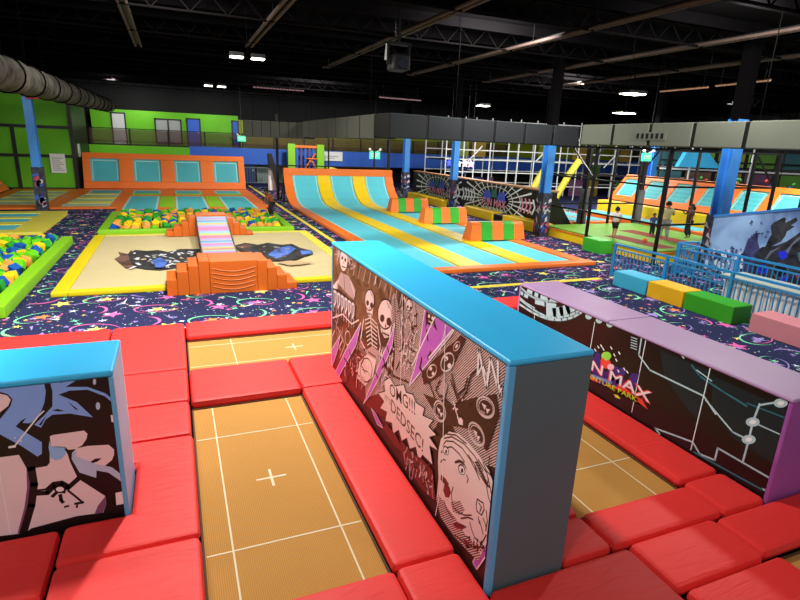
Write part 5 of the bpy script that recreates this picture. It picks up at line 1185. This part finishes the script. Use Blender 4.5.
def person(label, loc, H, face, skin, shirt, trousers, pose, shorts=False, sleeve=.5, hair='short', group=None, shoes=None, tilt=None):
    """pose: offsets (unit height) of joints; figure faces +y before turning by `face`"""
    r = thing('person', label, 'person', loc)
    J = dict(pelvis=(0,0,.50), spine=(0,0,.60), chest=(0,.005,.72), neck=(0,.005,.815), jaw=(0,.012,.855), head=(0,.012,.905), crown=(0,.008,.955),
             hipL=(-.05,0,.475), kneeL=(-.055,.01,.265), ankL=(-.055,-.005,.04), toeL=(-.06,.075,.018), hipR=(.05,0,.475), kneeR=(.055,.01,.265), ankR=(.055,-.005,.04), toeR=(.06,.075,.018),
             shL=(-.105,0,.79), elL=(-.135,-.005,.63), wrL=(-.14,.03,.49), shR=(.105,0,.79), elR=(.135,-.005,.63), wrR=(.14,.03,.49))
    J.update(pose)
    J = {k: Vector(v) for k, v in J.items()}
    Rr = dict(pelvis=.068, spine=.06, chest=(.075,.06), neck=.032, jaw=.05, head=.066, crown=.05, hipL=.055, kneeL=.036, ankL=.024, toeL=.018, hipR=.055, kneeR=.036, ankR=.024, toeR=.018,
              shL=.036, elL=.026, wrL=.018, shR=.036, elR=.026, wrR=.018)
    Ed = [('pelvis','spine'),('spine','chest'),('chest','neck'),('neck','jaw'),('jaw','head'),('head','crown')]
    for s in 'LR':
        Ed += [('pelvis','hip'+s),('hip'+s,'knee'+s),('knee'+s,'ank'+s),('ank'+s,'toe'+s),('chest','sh'+s),('sh'+s,'el'+s),('el'+s,'wr'+s)]
        fd = (J['wr'+s]-J['el'+s]).normalized(); sd = fd.cross(Vector((0,1,0)));
        if sd.length < .1: sd = fd.cross(Vector((1,0,0)))
        sd.normalize(); up = sd.cross(fd)
        pm = 'palm'+s; J[pm] = J['wr'+s]+fd*.035; Rr[pm] = (.016,.012); Ed.append(('wr'+s, pm))
        for k, (of, ln) in enumerate(((-.015,.034),(-.005,.04),(.005,.038),(.015,.03))):
            a_, b_ = 'f%d%s' % (k, s), 'g%d%s' % (k, s); J[a_] = J[pm]+sd*of+fd*ln*.6; J[b_] = J[pm]+sd*of*1.15+fd*ln-up*.01; Rr[a_] = .0055; Rr[b_] = .0045; Ed += [(pm, a_), (a_, b_)]
        t_ = 'th'+s; J[t_] = J['wr'+s]+fd*.03+sd*(-.024); Rr[t_] = .006; Ed.append((pm, t_))
    xf = Matrix.Rotation(face, 4, 'Z') @ Matrix.Scale(H, 4)
    zmin = min(J['toeL'].z-Rr['toeL'], J['toeR'].z-Rr['toeR'])
    if tilt is None: xf = Matrix.Translation((0, 0, -zmin*H)) @ xf
    body = skinmesh('body', J, Ed, Rr, skin, 'pelvis', r, xf)
    def sub_sk(name, keys, ed, rad, m, root): return skinmesh(name, {k: J[k] for k in keys}, ed, rad, m, root, r, xf)
    mid = lambda a, b, t: J[a].lerp(J[b], t)
    # shirt
    J['sleL'] = mid('shL', 'elL', sleeve*1.6 if sleeve < .6 else .95); J['sleR'] = mid('shR', 'elR', sleeve*1.6 if sleeve < .6 else .95); J['hem'] = mid('pelvis', 'spine', -.1); J['coll'] = mid('chest', 'neck', .75)
    sub_sk('shirt', ['hem','spine','chest','coll','shL','sleL','shR','sleR'], [('hem','spine'),('spine','chest'),('chest','coll'),('chest','shL'),('shL','sleL'),('chest','shR'),('shR','sleR')],
           dict(hem=(.105,.085), spine=(.098,.08), chest=(.105,.08), coll=.05, shL=.058, sleL=.052, shR=.058, sleR=.052), shirt, 'hem')
    J['cuL'] = mid('kneeL', 'ankL', .85) if not shorts else mid('hipL', 'kneeL', .85); J['cuR'] = mid('kneeR', 'ankR', .85) if not shorts else mid('hipR', 'kneeR', .85)
    if shorts: ks = ['pelvis','hipL','cuL','hipR','cuR']; es = [('pelvis','hipL'),('hipL','cuL'),('pelvis','hipR'),('hipR','cuR')]; rd_ = dict(pelvis=.075, hipL=.066, cuL=.052, hipR=.066, cuR=.052)
    else: ks = ['pelvis','hipL','kneeL','cuL','hipR','kneeR','cuR']; es = [('pelvis','hipL'),('hipL','kneeL'),('kneeL','cuL'),('pelvis','hipR'),('hipR','kneeR'),('kneeR','cuR')]; rd_ = dict(pelvis=.08, hipL=.074, kneeL=.058, cuL=.052, hipR=.074, kneeR=.058, cuR=.052)
    sub_sk('shorts' if shorts else 'trousers', ks, es, rd_, trousers, 'pelvis')
    # head details: nose, ears, eyes, mouth and hair, laid out in the head's own frame
    hz = (J['crown']-J['jaw']).normalized(); hy = Vector((0,1,0)); hy = (hy-hz*hy.dot(hz)).normalized(); hx = hy.cross(hz); hc = J['head']
    HP = lambda a_, b_, c_: hc+hx*a_+hy*b_+hz*c_
    def blob(nm, pts, m_):
        b = MB()
        for (a_, b_, c_), q in pts: b.ball(HP(a_, b_, c_), q, seg=8, rings=6)
        b.bm.transform(xf); me = bpy.data.meshes.new(nm); b.bm.to_mesh(me); b.bm.free(); me.materials.append(m_)
        for p in me.polygons: p.use_smooth = True
        o = bpy.data.objects.new(nm, me); COL.objects.link(o); o.parent = r
    blob('nose', [((0,.066,-.008), .011)], skin); blob('ear', [((-.066,0,-.005), .015)], skin); blob('ear', [((.066,0,-.005), .015)], skin)
    blob('eye', [((-.024,.06,.008), .008)], WHITE); blob('eye', [((.024,.06,.008), .008)], WHITE); blob('mouth', [((-.008,.06,-.034), .007), ((.008,.06,-.034), .007)], LIPS)
    # hair cap
    b = MB(); res = bmesh.ops.create_uvsphere(b.bm, u_segments=20, v_segments=14, radius=1)
    kill = [v for v in b.bm.verts if v.co.z < -.55 or (v.co.y > .25 and v.co.z < .42)]
    bmesh.ops.delete(b.bm, geom=kill, context='VERTS')
    for v in b.bm.verts: c_ = v.co; v.co = HP(c_.x*.076, c_.y*.078-.004, c_.z*.082+.016)
    if hair == 'long':
        b.tube([HP(0,-.06,.01), HP(0,-.085,-.05), HP(0,-.08,-.13)], [.05,.045,.02], 8)
    if hair == 'bun': b.ball(HP(0,-.06,.09), .035)
    b.bm.transform(xf); me = bpy.data.meshes.new('hair'); b.bm.to_mesh(me); b.bm.free(); me.materials.append(HAIRM)
    for p in me.polygons: p.use_smooth = True
    o = bpy.data.objects.new('hair', me); COL.objects.link(o); o.parent = r
    sd = o.modifiers.new('solid', 'SOLIDIFY'); sd.thickness = .012*H
    return r
R_ = math.radians
person('child in cream shirt and grey trousers standing on the green platform', (17.2, 15.0, .45), 1.5, R_(-35), SKINL, mat('shirt_cream', '#cbbb8c', .8), mat('trousers_grey', '#8c9290', .8),
       dict(kneeL=(-.09,.05,.27), ankL=(-.12,-.03,.04), toeL=(-.14,.05,.018), kneeR=(.06,.05,.27), ankR=(.08,.0,.04), toeR=(.085,.08,.018), elR=(.16,.06,.65), wrR=(.15,.17,.68), elL=(-.15,.0,.64), wrL=(-.16,.08,.53), head=(0,.03,.9), crown=(0,.04,.95)))
person('child in white top and black shorts walking at left end of platform', (15.45, 15.75, .45), 1.2, R_(-60), SKINL, mat('top_white', '#cfcac4', .8), mat('shorts_black', '#16161a', .8),
       dict(kneeL=(-.05,.07,.27), ankL=(-.05,.05,.04), toeL=(-.055,.13,.018), kneeR=(.05,-.01,.265), ankR=(.05,-.1,.05), toeR=(.055,-.03,.018), elL=(-.13,-.06,.65), wrL=(-.12,.0,.56), elR=(.13,.06,.64), wrR=(.11,.12,.56)), shorts=True, hair='bun')
person('small child in blue shirt beside the child in cream shirt', (17.6, 15.95, .45), .92, R_(150), SKINM, mat('shirt_blue', '#3a4c84', .8), mat('trousers_navy', '#181c2c', .8), dict(elL=(-.14,.04,.65), wrL=(-.12,.12,.6)))
person('child in dark red top and dark trousers near the right net post', (18.75, 15.25, .45), 1.36, R_(60), SKINM, mat('shirt_maroon', '#4c2a2c', .8), mat('trousers_dark', '#1a1a1e', .8),
       dict(kneeL=(-.06,.09,.28), ankL=(-.06,.02,.04), toeL=(-.065,.1,.018), kneeR=(.06,-.02,.265), ankR=(.06,-.1,.045), toeR=(.065,-.03,.018), elR=(.15,.09,.68), wrR=(.1,.18,.74)), hair='long')
# the child diving into the far pit, bent forward with arms reaching down
person('child in brown shirt leaning over the edge of the far foam pit', (3.95, 24.5, .225), 1.3, R_(100), SKINM, mat('shirt_rust', '#a04e20', .8), mat('trousers_green_black', '#141a16', .8),
       dict(spine=(0,.04,.59), chest=(0,.10,.69), neck=(0,.15,.77), jaw=(0,.185,.80), head=(0,.21,.845), crown=(0,.225,.89), shL=(-.1,.14,.75), shR=(.1,.14,.75), elL=(-.12,.2,.6), wrL=(-.1,.26,.5), elR=(.12,.2,.6), wrR=(.1,.26,.5),
            kneeL=(-.055,.09,.29), ankL=(-.055,-.02,.06), toeL=(-.06,.06,.03), kneeR=(.055,.11,.27), ankR=(.055,.02,.04), toeR=(.06,.1,.018)))
